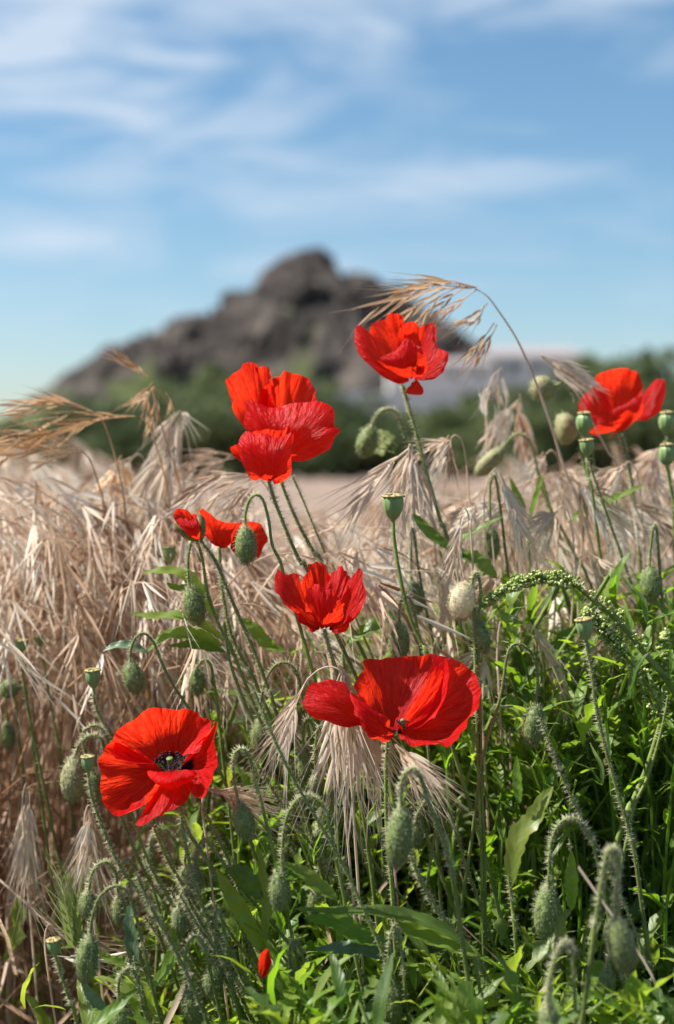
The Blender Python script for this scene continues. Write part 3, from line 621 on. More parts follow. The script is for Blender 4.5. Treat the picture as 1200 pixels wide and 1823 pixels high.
def bud(label, c, size, stem, d, hair=1.0, mname='bud', tilt=None, sh=1.0, rad=0.0008, name='poppy_bud', hm='hair_green'):
    """c = pixel centre, size = pixel width and height, stem = path from the bud's neck"""
    S = grounded(px_path(stem, d)); t = make_t(name, label, 'bud', S)
    C_ = at(c[0], c[1], d); w, h = size[0] * d / F / 2, size[1] * d / F / 2
    neck = S[0]; ax = norm(C_ - neck) if tilt is None else norm(np.array(tilt))
    neck2 = C_ - ax * h * 0.97; S = np.vstack([neck2, S[1:]]) if np.linalg.norm(neck2 - S[0]) < .02 else np.vstack([neck2, S])
    stem_part(t, S, rad, rad * 1.35, sh)
    mb = MB(); V, Nn = egg(mb, C_, ax, h, w, 26, 20, ridges=11, rough=w * .012); part('bud', mb, M[mname], t)
    n = int(560 * hair)
    k = rng.integers(0, len(V), n); dirn = Nn[k] * 1.0 + ax * .7 + rng.normal(0, .22, (n, 3))
    hb = MB(); spikes(hb, V[k] + rng.normal(0, w * .05, (n, 3)), dirn, rng.uniform(.0016, .0036, n), .00017); part('bristles', hb, M[hm], t, kind='stuff')
    return t
B_ = bud
B_('bristly green bud hanging in front of the half-fallen poppy', (438, 970), (37, 62), [(437, 940), (437, 912), (444, 890), (456, 881), (468, 890), (478, 925), (485, 970), (500, 1000), (508, 1030), (530, 1100)], .84, sh=.35)
B_('dark green bud hanging below the bursting poppy bud', (346, 1077), (36, 62), [(338, 1046), (335, 1005), (340, 968), (350, 962), (362, 1000), (372, 1060), (398, 1130), (430, 1200)], .86, sh=.5)
B_('green bud nodding on a round hook above the lower left poppy', (238, 1206), (36, 54), [(232, 1181), (233, 1155), (243, 1133), (258, 1128), (274, 1145), (290, 1185), (312, 1225), (336, 1262), (380, 1350), (420, 1440)], .87, sh=.4)
B_('pale olive bristly bud hooked at the left of the lower left poppy', (132, 1386), (48, 74), [(133, 1348), (142, 1325), (160, 1310), (178, 1312), (186, 1330), (196, 1380), (225, 1480), (262, 1560), (310, 1640)], .845, mname='bud_pale', sh=1.2)
B_('small dark bud tucked behind the olive bud and the little seed pod', (168, 1398), (26, 50), [(166, 1372), (150, 1330), (150, 1302), (168, 1292), (186, 1302), (205, 1350), (235, 1450)], .88, sh=.8)
B_('green bud hanging on a long hook left of the pale drooping grass heads', (463, 1312), (32, 56), [(463, 1284), (466, 1240), (478, 1200), (498, 1180), (520, 1186), (533, 1215), (548, 1290), (560, 1380)], .87, sh=.5)
B_('shaded bud on a thin bristly hook right of the lower left poppy', (434, 1462), (38, 62), [(426, 1432), (418, 1390), (416, 1350), (428, 1334), (444, 1345), (458, 1400), (480, 1490)], .80)
B_('bristly green bud hanging near the bottom left on a tall hook', (156, 1705), (38, 78), [(160, 1670), (164, 1632), (176, 1598), (200, 1578), (222, 1584), (238, 1618), (252, 1670), (268, 1740)], .76, sh=.5, hair=1.4)
B_('small hairy bud just above left of the tall hooked bud', (158, 1611), (28, 44), [(157, 1587), (163, 1555), (180, 1536), (198, 1540), (210, 1570), (226, 1630), (250, 1700)], .80)
B_('narrow bud behind the small hairy bud at the lower left', (212, 1622), (22, 46), [(211, 1598), (208, 1560), (222, 1530), (240, 1545), (262, 1600), (290, 1680)], .84)
B_('large hairy grey-green bud hanging below the widest poppy', (711, 1490), (44, 100), [(717, 1440), (714, 1405), (722, 1378), (738, 1370), (750, 1385), (764, 1430), (790, 1490), (800, 1535), (812, 1600)], .73, hair=1.9, sh=1.6, rad=.0010, mname='bud')
B_('soft hairy bud hanging from a pinkish hook at the lower right', (1106, 1680), (46, 90), [(1096, 1636), (1098, 1590), (1103, 1540), (1096, 1512), (1082, 1520), (1072, 1570), (1060, 1640), (1052, 1700)], .68, hair=1.8, sh=1.5, rad=.0010)
B_('pale bud cut by the bottom edge right of centre', (978, 1826), (34, 66), [(976, 1793), (977, 1755), (985, 1712), (1003, 1678), (1016, 1690), (1022, 1750)], .68, hair=1.5, sh=1.5)
B_('dark green bud under a bristly arching stem at right', (972, 1624), (42, 90), [(975, 1580), (978, 1530), (985, 1488), (1003, 1462), (1028, 1459), (1050, 1490), (1068, 1560)], .76, hair=1.3)
B_('green bud hanging from a tall smooth hook right of the widest poppy', (950, 1290), (36, 72), [(955, 1254), (957, 1205), (950, 1170), (934, 1150), (914, 1148), (902, 1170), (893, 1230), (880, 1280), (862, 1340), (850, 1420)], .82, sh=.3)
B_('green bud high at the right edge beyond the arching seed spike', (1158, 1041), (36, 56), [(1157, 1014), (1159, 975), (1163, 940), (1168, 938), (1172, 975), (1178, 1050), (1182, 1130)], .90, sh=.3)
B_('small green bud on a narrow hook under the cream fuzzy head', (858, 1133), (27, 50), [(852, 1108), (857, 1060), (853, 1026), (846, 1022), (841, 1050), (845, 1110), (846, 1200), (850, 1290)], .83)
B_('dark bud half hidden behind the stem of the tall grey-green pod', (738, 1062), (32, 54), [(733, 1036), (732, 990), (731, 950), (737, 945), (744, 1000), (760, 1090), (775, 1180)], .93)
B_('dark green bud just above the widest poppy', (711, 1141), (36, 62), [(711, 1111), (713, 1080), (722, 1060), (735, 1075), (745, 1130), (752, 1200)], .87)
B_('pale green bud nodding over a dry husk below the highest poppy', (654, 786), (36, 52), [(663, 757), (672, 738), (690, 728), (706, 734), (716, 756), (730, 800), (745, 850), (770, 930)], 1.0, sh=.5)
B_('pale dried bud nodding left on a hook below the arching grass', (966, 691), (44, 40), [(988, 684), (1004, 680), (1018, 692), (1026, 716), (1030, 760), (1040, 830), (1060, 930)], 1.0, mname='bud_pale', tilt=(-1, 0, -.1), hair=.4, sh=.3)
B_('long pale dry bud slanting down left on a curled hook', (872, 822), (30, 66), [(898, 788), (915, 776), (934, 776), (950, 800), (962, 860), (985, 925), (1010, 1000)], 1.03, mname='bud_pale', tilt=(-.6, 0, -.6), hair=.4, sh=.3)
B_('pale dry bud lying sideways behind the small round green pod', (1008, 763), (56, 38), [(1030, 760), (1050, 780), (1060, 840), (1075, 920)], 1.06, mname='bud_pale', tilt=(-1, 0, -.15), hair=.3, sh=.3)
B_('dark green bud hanging under the bright narrow leaf right of centre', (876, 966), (26, 52), [(874, 940), (872, 895), (874, 855), (882, 850), (890, 900), (900, 980), (910, 1080)], .95, sh=.3)
B_('shaggy green bud on a curved stem low in the centre', (499, 1583), (36, 68), [(500, 1549), (502, 1510), (510, 1460), (528, 1426), (552, 1417), (578, 1440), (596, 1520)], .77, hair=1.4)
B_('dim bud near the bottom edge below the long leaf', (692, 1792), (46, 72), [(690, 1756), (692, 1710), (696, 1660), (706, 1650), (716, 1700), (724, 1780)], .76, hair=1.3)
B_('small dark bud on a short hook above the bottom edge left of centre', (526, 1745), (28, 44), [(518, 1722), (517, 1695), (524, 1675), (536, 1690), (546, 1740)], .80)
B_('shaggy bud under a straight hairy stem in the lower left', (381, 1744), (34, 58), [(382, 1714), (384, 1665), (383, 1628), (391, 1622), (400, 1660), (412, 1730)], .79, hair=1.3)
B_('dark bud on a low hook near the bottom left of the green clump', (342, 1792), (34, 60), [(332, 1760), (330, 1715), (336, 1680), (350, 1666), (364, 1685), (378, 1740)], .78, hair=1.3)
B_('hairy bud touching the bottom edge below the tall hooked bud', (220, 1812), (34, 56), [(213, 1784), (212, 1750), (222, 1728), (238, 1728), (250, 1755), (262, 1800)], .77, hair=1.4)
B_('small dark bud low at the left edge in the dry grass', (15, 1310), (24, 46), [(14, 1288), (12, 1240), (20, 1225), (30, 1260), (36, 1330)], 1.0, sh=.2)
B_('dark narrow bud half hidden by leaves above the lower left poppy', (352, 1212), (26, 44), [(352, 1190), (360, 1176), (374, 1182), (384, 1230), (392, 1300)], .89, sh=.2)
B_('dim narrow bud under the left petal of the widest poppy', (543, 1362), (26, 60), [(542, 1333), (540, 1300), (548, 1280), (560, 1300), (572, 1370)], .86, sh=.4)
B_('tiny bud on a thin vertical stem beside the pale drooping grass', (562, 1398), (17, 30), [(563, 1382), (562, 1335), (566, 1300), (574, 1296), (582, 1340), (592, 1420)], .84, sh=.4)
B_('small plump bud between the tall hook and the yellow-lidded pod', (1016, 1186), (30, 34), [(1010, 1168), (1004, 1160), (1010, 1210), (1026, 1240), (1040, 1300)], .9, tilt=(.5, 0, -.6), sh=.2, hair=.5)
B_('round pale green bud at the left edge in the dry grass', (18, 1226), (34, 32), [(34, 1218), (44, 1222), (50, 1250), (60, 1330)], .96, tilt=(-1, 0, .1), hair=.4, sh=.2)
B_('bud with its head tucked into leaves at the bottom right', (1080, 1752), (30, 50), [(1082, 1728), (1086, 1700), (1098, 1694), (1110, 1730), (1118, 1790)], .76, hair=.8)

# ------------------------------------------------------------------ seed pods
def capsule(label, c, size, stem, d, cap='crown', round_=False, sh=.8, rad=.0008):
    S = grounded(px_path(stem, d)); t = make_t('poppy_seed_pod', label, 'seed pod', S)
    C_ = at(c[0], c[1], d); w, h = size[0] * d / F / 2, size[1] * d / F / 2
    up = norm(C_ - S[0]) if np.linalg.norm(C_ - S[0]) > 1e-4 else np.array((0, 0, 1.)); up = norm(up + np.array((0, -.08, .6)))
    stem_part(t, np.vstack([C_ - up * h * .95, S[1:]]), rad, rad * 1.4, sh)
    if round_: prof_ = [(-1, .12), (-.85, .5), (-.5, .85), (0, 1), (.45, .9), (.75, .62), (.86, .4)]
    else: prof_ = [(-1, .16), (-.9, .26), (-.6, .62), (-.25, .86), (.1, .98), (.45, 1.0), (.68, .94), (.76, .86)]
    ring = [C_ + up * z * h for z, r in prof_]; P = catmull(ring, 16); R = np.interp(np.linspace(0, 1, 16), np.linspace(0, 1, len(prof_)), [r for z, r in prof_]) * w
    mb = MB(); tube(mb, P, R, 22); part('pod', mb, M['capsule'], t)
    # lobed lid with raised rays
    A = norm(np.cross(up, (.2, 1, .1))); Bv = np.cross(up, A); mb = MB(); n = 40; th = np.arange(n) * 6.2832 / n
    lobes = 10; Rr = (w * (.74 if round_ else 1.06)) * (1 + .07 * np.cos(th * lobes))
    top = C_ + up * h * (.84 if round_ else .78)
    c2, s2 = np.cos(th)[:, None], np.sin(th)[:, None]
    rA = top + (A * c2 + Bv * s2) * Rr[:, None] - up * h * .05; rB = top + (A * c2 + Bv * s2) * Rr[:, None] + up * h * .07
    rC = top + (A * c2 + Bv * s2) * Rr[:, None] * .55 + up * h * (.12 + .03 * np.cos(th * lobes)[:, None]); ct = top + up * h * .2; cb = top - up * h * .03
    V = np.vstack([rA, rB, rC, ct, cb]); i = np.arange(n); j = (i + 1) % n
    T_ = np.vstack([np.stack([i, j, n + j], -1), np.stack([i, n + j, n + i], -1), np.stack([n + i, n + j, 2 * n + j], -1), np.stack([n + i, 2 * n + j, 2 * n + i], -1), np.stack([2 * n + i, 2 * n + j, 0 * i + 3 * n], -1), np.stack([j, i, 0 * i + 3 * n + 1], -1)])
    mb.add(V, T_, np.tile([0, 0, .5], (len(V), 1))); part('lid', mb, M[cap], t)
    mb = MB()
    for k in range(lobes):
        a = k * 6.2832 / lobes; dv_ = A * math.cos(a) + Bv * math.sin(a)
        tube(mb, [ct, top + dv_ * w * .55 * (.7 if round_ else 1) + up * h * .17, top + dv_ * w * (.72 if round_ else 1.03) + up * h * .08], w * .055, 5)
    part('rays', mb, M[cap], t); return t
K_ = capsule
K_('largest smooth grey-green seed pod with a beaded flat lid, in the centre', (700, 903), (38, 50), [(700, 928), (702, 960), (712, 1020), (728, 1090), (752, 1150), (775, 1220)], .84, sh=.15, rad=.0010)
K_('ridged seed pod with a toothed lid above the left edge of the lower left poppy', (166, 1208), (27, 38), [(167, 1228), (170, 1255), (184, 1285), (202, 1312), (240, 1400), (290, 1500)], .845, sh=1.3)
K_('small seed pod beside the olive bristly bud', (157, 1360), (24, 34), [(158, 1378), (165, 1420), (190, 1490), (215, 1545), (262, 1610), (310, 1690)], .78, sh=1.3)
K_('small seed pod in the dry grass below left of the bursting bud', (302, 987), (24, 34), [(303, 1004), (306, 1030), (318, 1080), (340, 1150)], .98, sh=.2)
K_('dark seed pod at the left edge with a long leaning stem', (38, 1150), (24, 26), [(38, 1163), (41, 1200), (50, 1260), (62, 1320), (76, 1390)], .95, sh=.2)
K_('tiny dark seed pod next to the leaning one at the left edge', (69, 1140), (18, 20), [(71, 1150), (80, 1190), (92, 1260), (104, 1320), (115, 1380)], 1.0, sh=.1)
K_('smooth bluish seed pod with a yellow lid at right above a bristly stem', (1041, 1120), (30, 44), [(1046, 1142), (1052, 1190), (1062, 1260), (1078, 1330), (1098, 1400), (1120, 1480), (1135, 1560)], .80, sh=1.1, rad=.0010)
K_('seed pod with a yellowish lid at the lower left corner', (97, 1686), (26, 34), [(100, 1702), (108, 1730), (124, 1780), (136, 1820)], .78, sh=1.1)
K_('toothed seed pod below the small round green pod at upper right', (1045, 797), (25, 34), [(1047, 814), (1058, 850), (1078, 910), (1100, 970), (1125, 1040), (1150, 1120)], .93, sh=.7)
K_('small round green pod in front of the rightmost poppy', (1040, 753), (31, 40), [(1040, 772), (1043, 800), (1050, 860), (1060, 920)], .95, round_=True, sh=.2)
K_('upper round pod of the two at the right edge', (1187, 752), (30, 40), [(1188, 772), (1189, 800), (1194, 860), (1200, 940)], .99, round_=True, sh=.1)
K_('lower round pod of the two at the right edge', (1187, 809), (30, 40), [(1188, 828), (1192, 860), (1203, 910), (1212, 980)], .95, round_=True, sh=.1)

# bare hairy stems crossing the lower left and right
def bare(label, stem, d, sh=1.2, rad=.001, tip=True):
    S = grounded(px_path(stem, d)); t = make_t('hairy_stem', label, 'stem', S); stem_part(t, S, rad * .9, rad * 1.3, sh); return t
bare('hairy green stem leaning down right from under the lower left poppy, leftmost of the bunch', [(238, 1462), (262, 1530), (300, 1600), (345, 1660), (400, 1740)], .80)
bare('hairy green stem in the bunch under the lower left poppy, beside its fallen tip', [(272, 1470), (300, 1535), (345, 1605), (385, 1660), (440, 1760)], .82)
bare('hairy upright green stem right of the bunch under the lower left poppy', [(322, 1450), (333, 1520), (355, 1600), (392, 1690), (420, 1780)], .79)
bare('hairy green stem leaning right from behind the lower left poppy toward the bottom centre', [(362, 1440), (392, 1500), (420, 1570), (452, 1660), (480, 1760)], .83)
bare('thick hairy stem slanting down right below the large grey-green bud', [(728, 1512), (745, 1560), (775, 1615), (812, 1665), (848, 1702), (875, 1760), (905, 1823)], .78, 2.0, .0013)
bare('bristly stem rising below the right-hand yellow-lidded pod to the right edge', [(1190, 1240), (1178, 1300), (1155, 1380), (1128, 1440), (1110, 1520)], .84, .3)
bare('long thin green stem with a withered tip behind the small cup poppy', [(520, 846), (535, 880), (560, 940), (586, 1000), (620, 1070)], .93, .5, .0007)
bare('long olive stem leaning between the round pods and the arching seed spike', [(965, 850), (980, 905), (1005, 950), (1030, 1000), (1060, 1060)], 1.0, .2)

# cream fuzzy head
S = grounded(px_path([(846, 1082), (850, 1130), (852, 1200), (856, 1300)], .83)); t = make_t('fuzzy_seed_head', 'cream fuzzy seed head glowing in the sun left of the arching seed spike', 'seed head', S)
stem_part(t, S, .0008, .001, .3)
mb = MB(); C_ = at(823, 1071, .83); V, Nn = egg(mb, C_, (.1, -.1, 1), 31 * .83 / F, 22 * .83 / F, 22, 18, k=0); part('head', mb, M['fuzz'], t)
hb = MB(); k = rng.integers(0, len(V), 1500); spikes(hb, V[k] + rng.normal(0, .0006, (1500, 3)), Nn[k] + rng.normal(0, .5, (1500, 3)), rng.uniform(.001, .0024, 1500), .00018); part('fuzz', hb, M['fuzz'], t, kind='stuff')

# ------------------------------------------------------------------ leaves
def leaf_mesh(seed, kind='lance', droop=0.35, n=18):
    """unit-length leaf along +Y, half width about 0.13"""
    r = np.random.default_rng(seed); v = np.linspace(0, 1, n if kind != 'lobed' else (26 if n > 10 else 13))
    if kind == 'lance': w = 0.085 * np.sin(np.pi * np.clip(v, 0, 1) ** .8) ** .8 * (1 + .12 * (np.arange(len(v)) % 2))
    elif kind == 'blade': w = 0.045 * (1 - v ** 3) ** .8
    elif kind == 'lobed':
        env = 0.15 * np.sin(np.pi * v ** .85) ** .7; saw = np.array([1.0, .55, .28, .7])[np.arange(len(v)) % 4]; w = env * saw + .012
    else: w = 0.12 * np.sin(np.pi * v ** .9) ** .6 * (1 + .06 * (np.arange(len(v)) % 2))
    w[0] = .014; w[-1] = .002
    yb = v - .10 * droop * v ** 3; zb = .28 * v - droop * v ** 2.2 + .02 * np.sin(v * r.uniform(6, 12) + r.uniform(0, 6)); xb = .06 * np.sin(v * r.uniform(2, 5)) * r.choice([-1, 1])
    mb = MB(); P = np.stack([xb, yb, zb], -1); cols = np.array([-1, -.5, 0, .5, 1])
    cup = r.uniform(.2, .55)
    V = np.stack([P[:, None, 0] + cols[None] * w[:, None], P[:, None, 1] + (np.abs(cols)[None] * .25 * w[:, None] if kind == 'lobed' else 0 * w[:, None] * cols[None]), P[:, None, 2] + np.abs(cols)[None] * w[:, None] * cup + .012 * np.sin(v[:, None] * 22 + cols[None] * 2 + seed) * np.abs(cols)[None]], -1)
    m_ = 5; i, j = np.meshgrid(np.arange(len(v) - 1), np.arange(m_ - 1), indexing='ij')
    a, b, c, d = i * m_ + j, i * m_ + j + 1, (i + 1) * m_ + j + 1, (i + 1) * m_ + j
    A = np.stack([np.broadcast_to(cols[None], (len(v), m_)), np.broadcast_to(v[:, None], (len(v), m_)), np.full((len(v), m_), .5)], -1).reshape(-1, 3)
    mb.add(V.reshape(-1, 3), np.stack([np.stack([a, b, c], -1), np.stack([a, c, d], -1)], 2).reshape(-1, 3), A)
    return mb
def leafset(kind, mname, seeds, **k):
    res = []
    for s in seeds:
        me = leaf_mesh(s, kind, **k).mesh('leaf'); me.materials.append(M[mname]); res.append(me)
    return res
LF = {'lance': leafset('lance', 'leaf', range(5)) + leafset('lance', 'leaf', range(20, 23), droop=.7), 'lobed': leafset('lobed', 'leaf', range(5, 10)), 'broad': leafset('broad', 'leaf', range(10, 14)),
      'blue': leafset('lobed', 'leaf_blue', range(30, 33)) + leafset('lance', 'leaf_blue', range(33, 36)), 'bright': leafset('lance', 'leaf_bright', range(40, 44)) + leafset('lobed', 'leaf_bright', range(44, 46)),
      'yellow': leafset('lance', 'leaf_yellow', range(50, 52)), 'blade': leafset('blade', 'leaf_bright', range(60, 63), droop=.5)}
# placed leaves, each on its own stalk rooted in the ground
def px_leaf(t, pts, wpx, d, mname='leaf', dz=None, tooth=.10, seed=0):
    n = 26; P = catmull(px_path(pts, d), n); v = np.linspace(0, 1, n); r = np.random.default_rng(seed)
    w = wpx / 2 * d / F * np.sin(np.pi * np.clip(v * .96 + .02, 0, 1) ** .85) ** .75 * (1 + tooth * (np.arange(n) % 3 - 1) * r.uniform(.5, 1.5, n)); w[-1] = .0002
    nrm = norm(np.array((-.35, -.6 + r.uniform(-.2, .2), .75)))
    T_ = norm(np.gradient(P, axis=0)); S_ = norm(np.cross(T_, nrm)); U = np.cross(S_, T_); cols = np.array([-1, -.5, 0, .5, 1])
    V = P[:, None] + S_[:, None] * (cols[None, :, None] * w[:, None, None]) + U[:, None] * ((np.abs(cols)[None] * .35 + .12 * np.sin(v[:, None] * 25 + cols[None] * 2)) * w[:, None])[..., None]
    i, j = np.meshgrid(np.arange(n - 1), np.arange(4), indexing='ij'); a, b, c, dd = i * 5 + j, i * 5 + j + 1, (i + 1) * 5 + j + 1, (i + 1) * 5 + j
    mb = MB(); mb.add(V.reshape(-1, 3), np.stack([np.stack([a, b, c], -1), np.stack([a, c, dd], -1)], 2).reshape(-1, 3), np.stack([np.broadcast_to(cols, (n, 5)), np.broadcast_to(v[:, None], (n, 5)), np.full((n, 5), .5)], -1).reshape(-1, 3))
    return part('leaf', mb, M[mname], t)
def leafy(label, stem, d, leaves, sh=.4):
    S = grounded(px_path(stem, d)); t = make_t('leafy_stem', label, 'plant', S); stem_part(t, S, .0009, .0013, sh)
    for i, (pts, w, m_) in enumerate(leaves): px_leaf(t, pts, w, d, m_, seed=i + len(label))
    return t
leafy('leafy stem spreading three bright leaves left, behind the dark bud', (( 400, 1110), (410, 1180), (440, 1260), (470, 1330)), .88, [
    ([(385, 1100), (360, 1060), (330, 1025), (290, 1017), (250, 1022)], 26, 'leaf_bright'), ([(400, 1140), (360, 1112), (320, 1098), (270, 1098), (232, 1092)], 24, 'leaf_bright'),
    ([(395, 1150), (350, 1132), (300, 1132), (262, 1160)], 28, 'leaf_bright'), ([(400, 1160), (350, 1150), (300, 1150)], 22, 'leaf'), ([(262, 1162), (235, 1150), (205, 1150), (183, 1160)], 18, 'leaf_blue'),
    ([(420, 1100), (450, 1120), (480, 1150), (510, 1160)], 24, 'leaf_bright'), ([(365, 1065), (340, 1050), (312, 1047), (296, 1038)], 18, 'leaf')])
leafy('leafy stem with a broad dark leaf behind the tall grey-green pod', ((610, 1130), (612, 1200), (620, 1300)), .90, [
    ([(720, 1085), (690, 1105), (650, 1125), (605, 1155)], 34, 'leaf_bright'), ([(735, 915), (765, 950), (800, 975), (840, 1000)], 24, 'leaf'), ([(800, 985), (850, 1000), (885, 1030)], 34, 'leaf'),
    ([(790, 975), (830, 955), (870, 933), (895, 920)], 14, 'leaf_bright')])
leafy('stem bearing a curling yellow-green leaf with orange edges at the lower right', ((905, 1560), (912, 1620), (920, 1700)), .77, [
    ([(908, 1580), (915, 1530), (925, 1490), (950, 1460), (968, 1425), (985, 1400)], 40, 'leaf_yellow'), ([(925, 1430), (922, 1390), (920, 1345)], 20, 'leaf_bright'),
    ([(1018, 1620), (1020, 1570), (1018, 1515)], 28, 'leaf_bright'), ([(1000, 1630), (975, 1600), (950, 1590)], 26, 'leaf')])
leafy('low plant holding one long leaf level across the bottom centre', ((845, 1700), (855, 1760), (862, 1820)), .77, [
    ([(840, 1692), (790, 1655), (730, 1632), (660, 1622), (600, 1622), (515, 1618)], 26, 'leaf'), ([(850, 1700), (800, 1680), (740, 1660), (690, 1640)], 44, 'leaf_bright'),
    ([(690, 1680), (640, 1665), (590, 1640), (540, 1635)], 38, 'leaf_bright'), ([(540, 1560), (510, 1555), (488, 1535)], 30, 'leaf_bright'), ([(700, 1710), (650, 1690), (610, 1690), (560, 1690)], 34, 'leaf_blue'),
    ([(600, 1600), (570, 1580), (540, 1555), (500, 1535)], 30, 'leaf_bright'), ([(580, 1800), (545, 1775), (510, 1765)], 22, 'leaf_bright')])
leafy('narrow upright green blade standing left of the bottom centre', ((468, 1690), (472, 1760), (478, 1820)), .80, [
    ([(470, 1690), (476, 1620), (470, 1560), (460, 1505)], 22, 'leaf'), ([(470, 1700), (440, 1640), (410, 1590), (385, 1545)], 30, 'leaf_bright'), ([(465, 1600), (430, 1560), (400, 1550)], 40, 'leaf')])
leafy('single narrow leaf pointing up among the dry stalks at upper right', ((943, 920), (940, 960), (945, 1040)), .97, [([(944, 922), (952, 895), (962, 860), (962, 845)], 13, 'leaf_bright'), ([(935, 905), (920, 880), (908, 850)], 12, 'leaf'), ([(1010, 930), (1050, 905), (1100, 885), (1150, 862)], 18, 'leaf_bright')])
leafy('blue-green ragged leaf standing at the lower left beside the hooked bud', ((240, 1700), (250, 1760), (262, 1820)), .78, [
    ([(245, 1740), (238, 1690), (232, 1640), (236, 1600)], 26, 'leaf_blue'), ([(250, 1760), (220, 1720), (190, 1705), (172, 1690)], 16, 'leaf_bright'), ([(270, 1760), (300, 1720), (310, 1680), (306, 1650)], 26, 'leaf_bright'), ([(190, 1800), (165, 1775), (145, 1745)], 20, 'leaf_blue')])

LM = [(700, 1290, 'the widest poppy'), (285, 1360, 'the lower left poppy'), (570, 1065, 'the cup-shaped central poppy'), (715, 640, 'the highest poppy'), (1110, 720, 'the rightmost poppy'),
      (500, 735, 'the big crumpled poppy'), (470, 815, 'the small cup poppy'), (420, 940, 'the half-fallen poppy'), (340, 935, 'the bursting bud'), (700, 903, 'the largest smooth pod'), (166, 1208, 'the toothed pod over the lower left poppy'),
      (1041, 1120, 'the yellow-lidded pod at right'), (97, 1686, 'the pod in the lower left corner'), (130, 1386, 'the olive bristly bud'), (238, 1206, 'the bud above the lower left poppy'), (463, 1312, 'the long-hooked bud'),
      (434, 1462, 'the shaded bud beside the lower left poppy'), (156, 1705, 'the tall hooked bud at bottom left'), (711, 1490, 'the large hairy bud'), (1106, 1680, 'the pink-hooked bud at lower right'), (978, 1800, 'the pale bud on the bottom edge'),
      (972, 1624, 'the arching-stemmed bud at right'), (950, 1290, 'the tall smooth hook'), (1158, 1041, 'the bud at the right edge'), (823, 1071, 'the cream fuzzy head'), (499, 1583, 'the shaggy low central bud'),
      (692, 1792, 'the dim bottom bud'), (526, 1745, 'the short-hooked bud'), (381, 1744, 'the straight-stemmed shaggy bud'), (970, 1040, 'the arching seed spike'), (1120, 1180, 'the second seed spike'), (940, 1470, 'the curling yellow-green leaf'),
      (640, 1380, 'the white awned spray'), (500, 1270, 'the arched white grass head'), (995, 1200, 'the slanting white grass head'), (45, 1470, 'the narrow pale head at far left'), (165, 1510, 'the pale head under the olive bud'),
      (120, 1640, 'the green barley-like head'), (38, 1150, 'the leaning pod at the left edge'), (18, 1226, 'the round bud at the left edge'), (260, 900, 'the pale tufted head'), (60, 770, 'the sweeping orange heads'), (370, 880, 'the curved grass heads'),
      (700, 860, 'the pale awned fan'), (905, 770, 'the hanging brown heads'), (1187, 790, 'the two round pods'), (1045, 797, 'the toothed pod at upper right'), (302, 987, 'the small pod in the grass'), (346, 1077, 'the dark bud under the bursting bud'),
      (1180, 1500, 'the lower right edge'), (1180, 1780, 'the lower right corner'), (600, 1640, 'the long level leaf'), (470, 1715, 'the fallen red petal scrap'), (300, 1600, 'the bunch of hairy stems'), (810, 1620, 'the thick slanting stem')]
USED = set()
def where(px, py, kinds):
    """a wording not used yet: one of kinds + how it stands to a landmark near it"""
    for dx, dy, nm in sorted(((px - a, py - b, n) for a, b, n in LM), key=lambda q: q[0] ** 2 + q[1] ** 2):
        dist = math.hypot(dx, dy); ang = math.degrees(math.atan2(-dy, dx)) % 360
        w_ = ('right of', 'above right of', 'above', 'above left of', 'left of', 'below left of', 'below', 'below right of')[int(((ang + 22.5) % 360) / 45)]
        far = 'just ' if dist < 70 else ('' if dist < 170 else 'well ')
        for kd in kinds:
            lab = f'{kd} {far}{w_} {nm}'
            if lab not in USED and len(lab.split()) <= 16: USED.add(lab); return lab
    return kinds[0]
rx = random.Random(41)
for i in range(26):
    px = rx.uniform(250, 1180) if i % 2 else rx.uniform(230, 620); d = rx.uniform(.76, .98); top = rx.uniform(1180, 1560) if px > 420 else rx.uniform(1480, 1640)
    if 480 < px < 900: top = max(top, 1440); d = max(d, .86)
    ln_ = rx.uniform(.5, .9) if px < 700 else rx.uniform(-.35, .5); k_ = 1823 - top
    P_ = [(px + 0, top), (px + ln_ * k_ * .2, top + k_ * .25), (px + ln_ * k_ * .5, top + k_ * .55), (px + ln_ * k_ * .85, top + k_)]
    r_ = rx.uniform(.00065, .00095)
    if i % 3 == 0:
        sz = rx.uniform(.75, 1.15); hk = rx.choice((-1, 1)) * rx.uniform(12, 22)
        bud(where(px - hk * 2, top + 45, [rx.choice(('small hairy green bud on a hooked stem', 'nodding green bud on a hairy stem', 'drooping bristly bud'))]), (px - hk * 2, top + 58 * sz), (26 * sz, 48 * sz), [(px - hk * 2, top + 34 * sz), (px - hk * 1.9, top + 10), (px - hk, top - 12), (px, top + 4)] + P_[1:], d, sh=1.0, rad=r_, hair=1.2)
    else: bare(where(px + ln_ * k_ * .3, top + k_ * .3, [rx.choice(('thin hairy poppy stem', 'slanting hairy green stem', 'bristly bare stem'))]), P_, d, 1.3, r_)
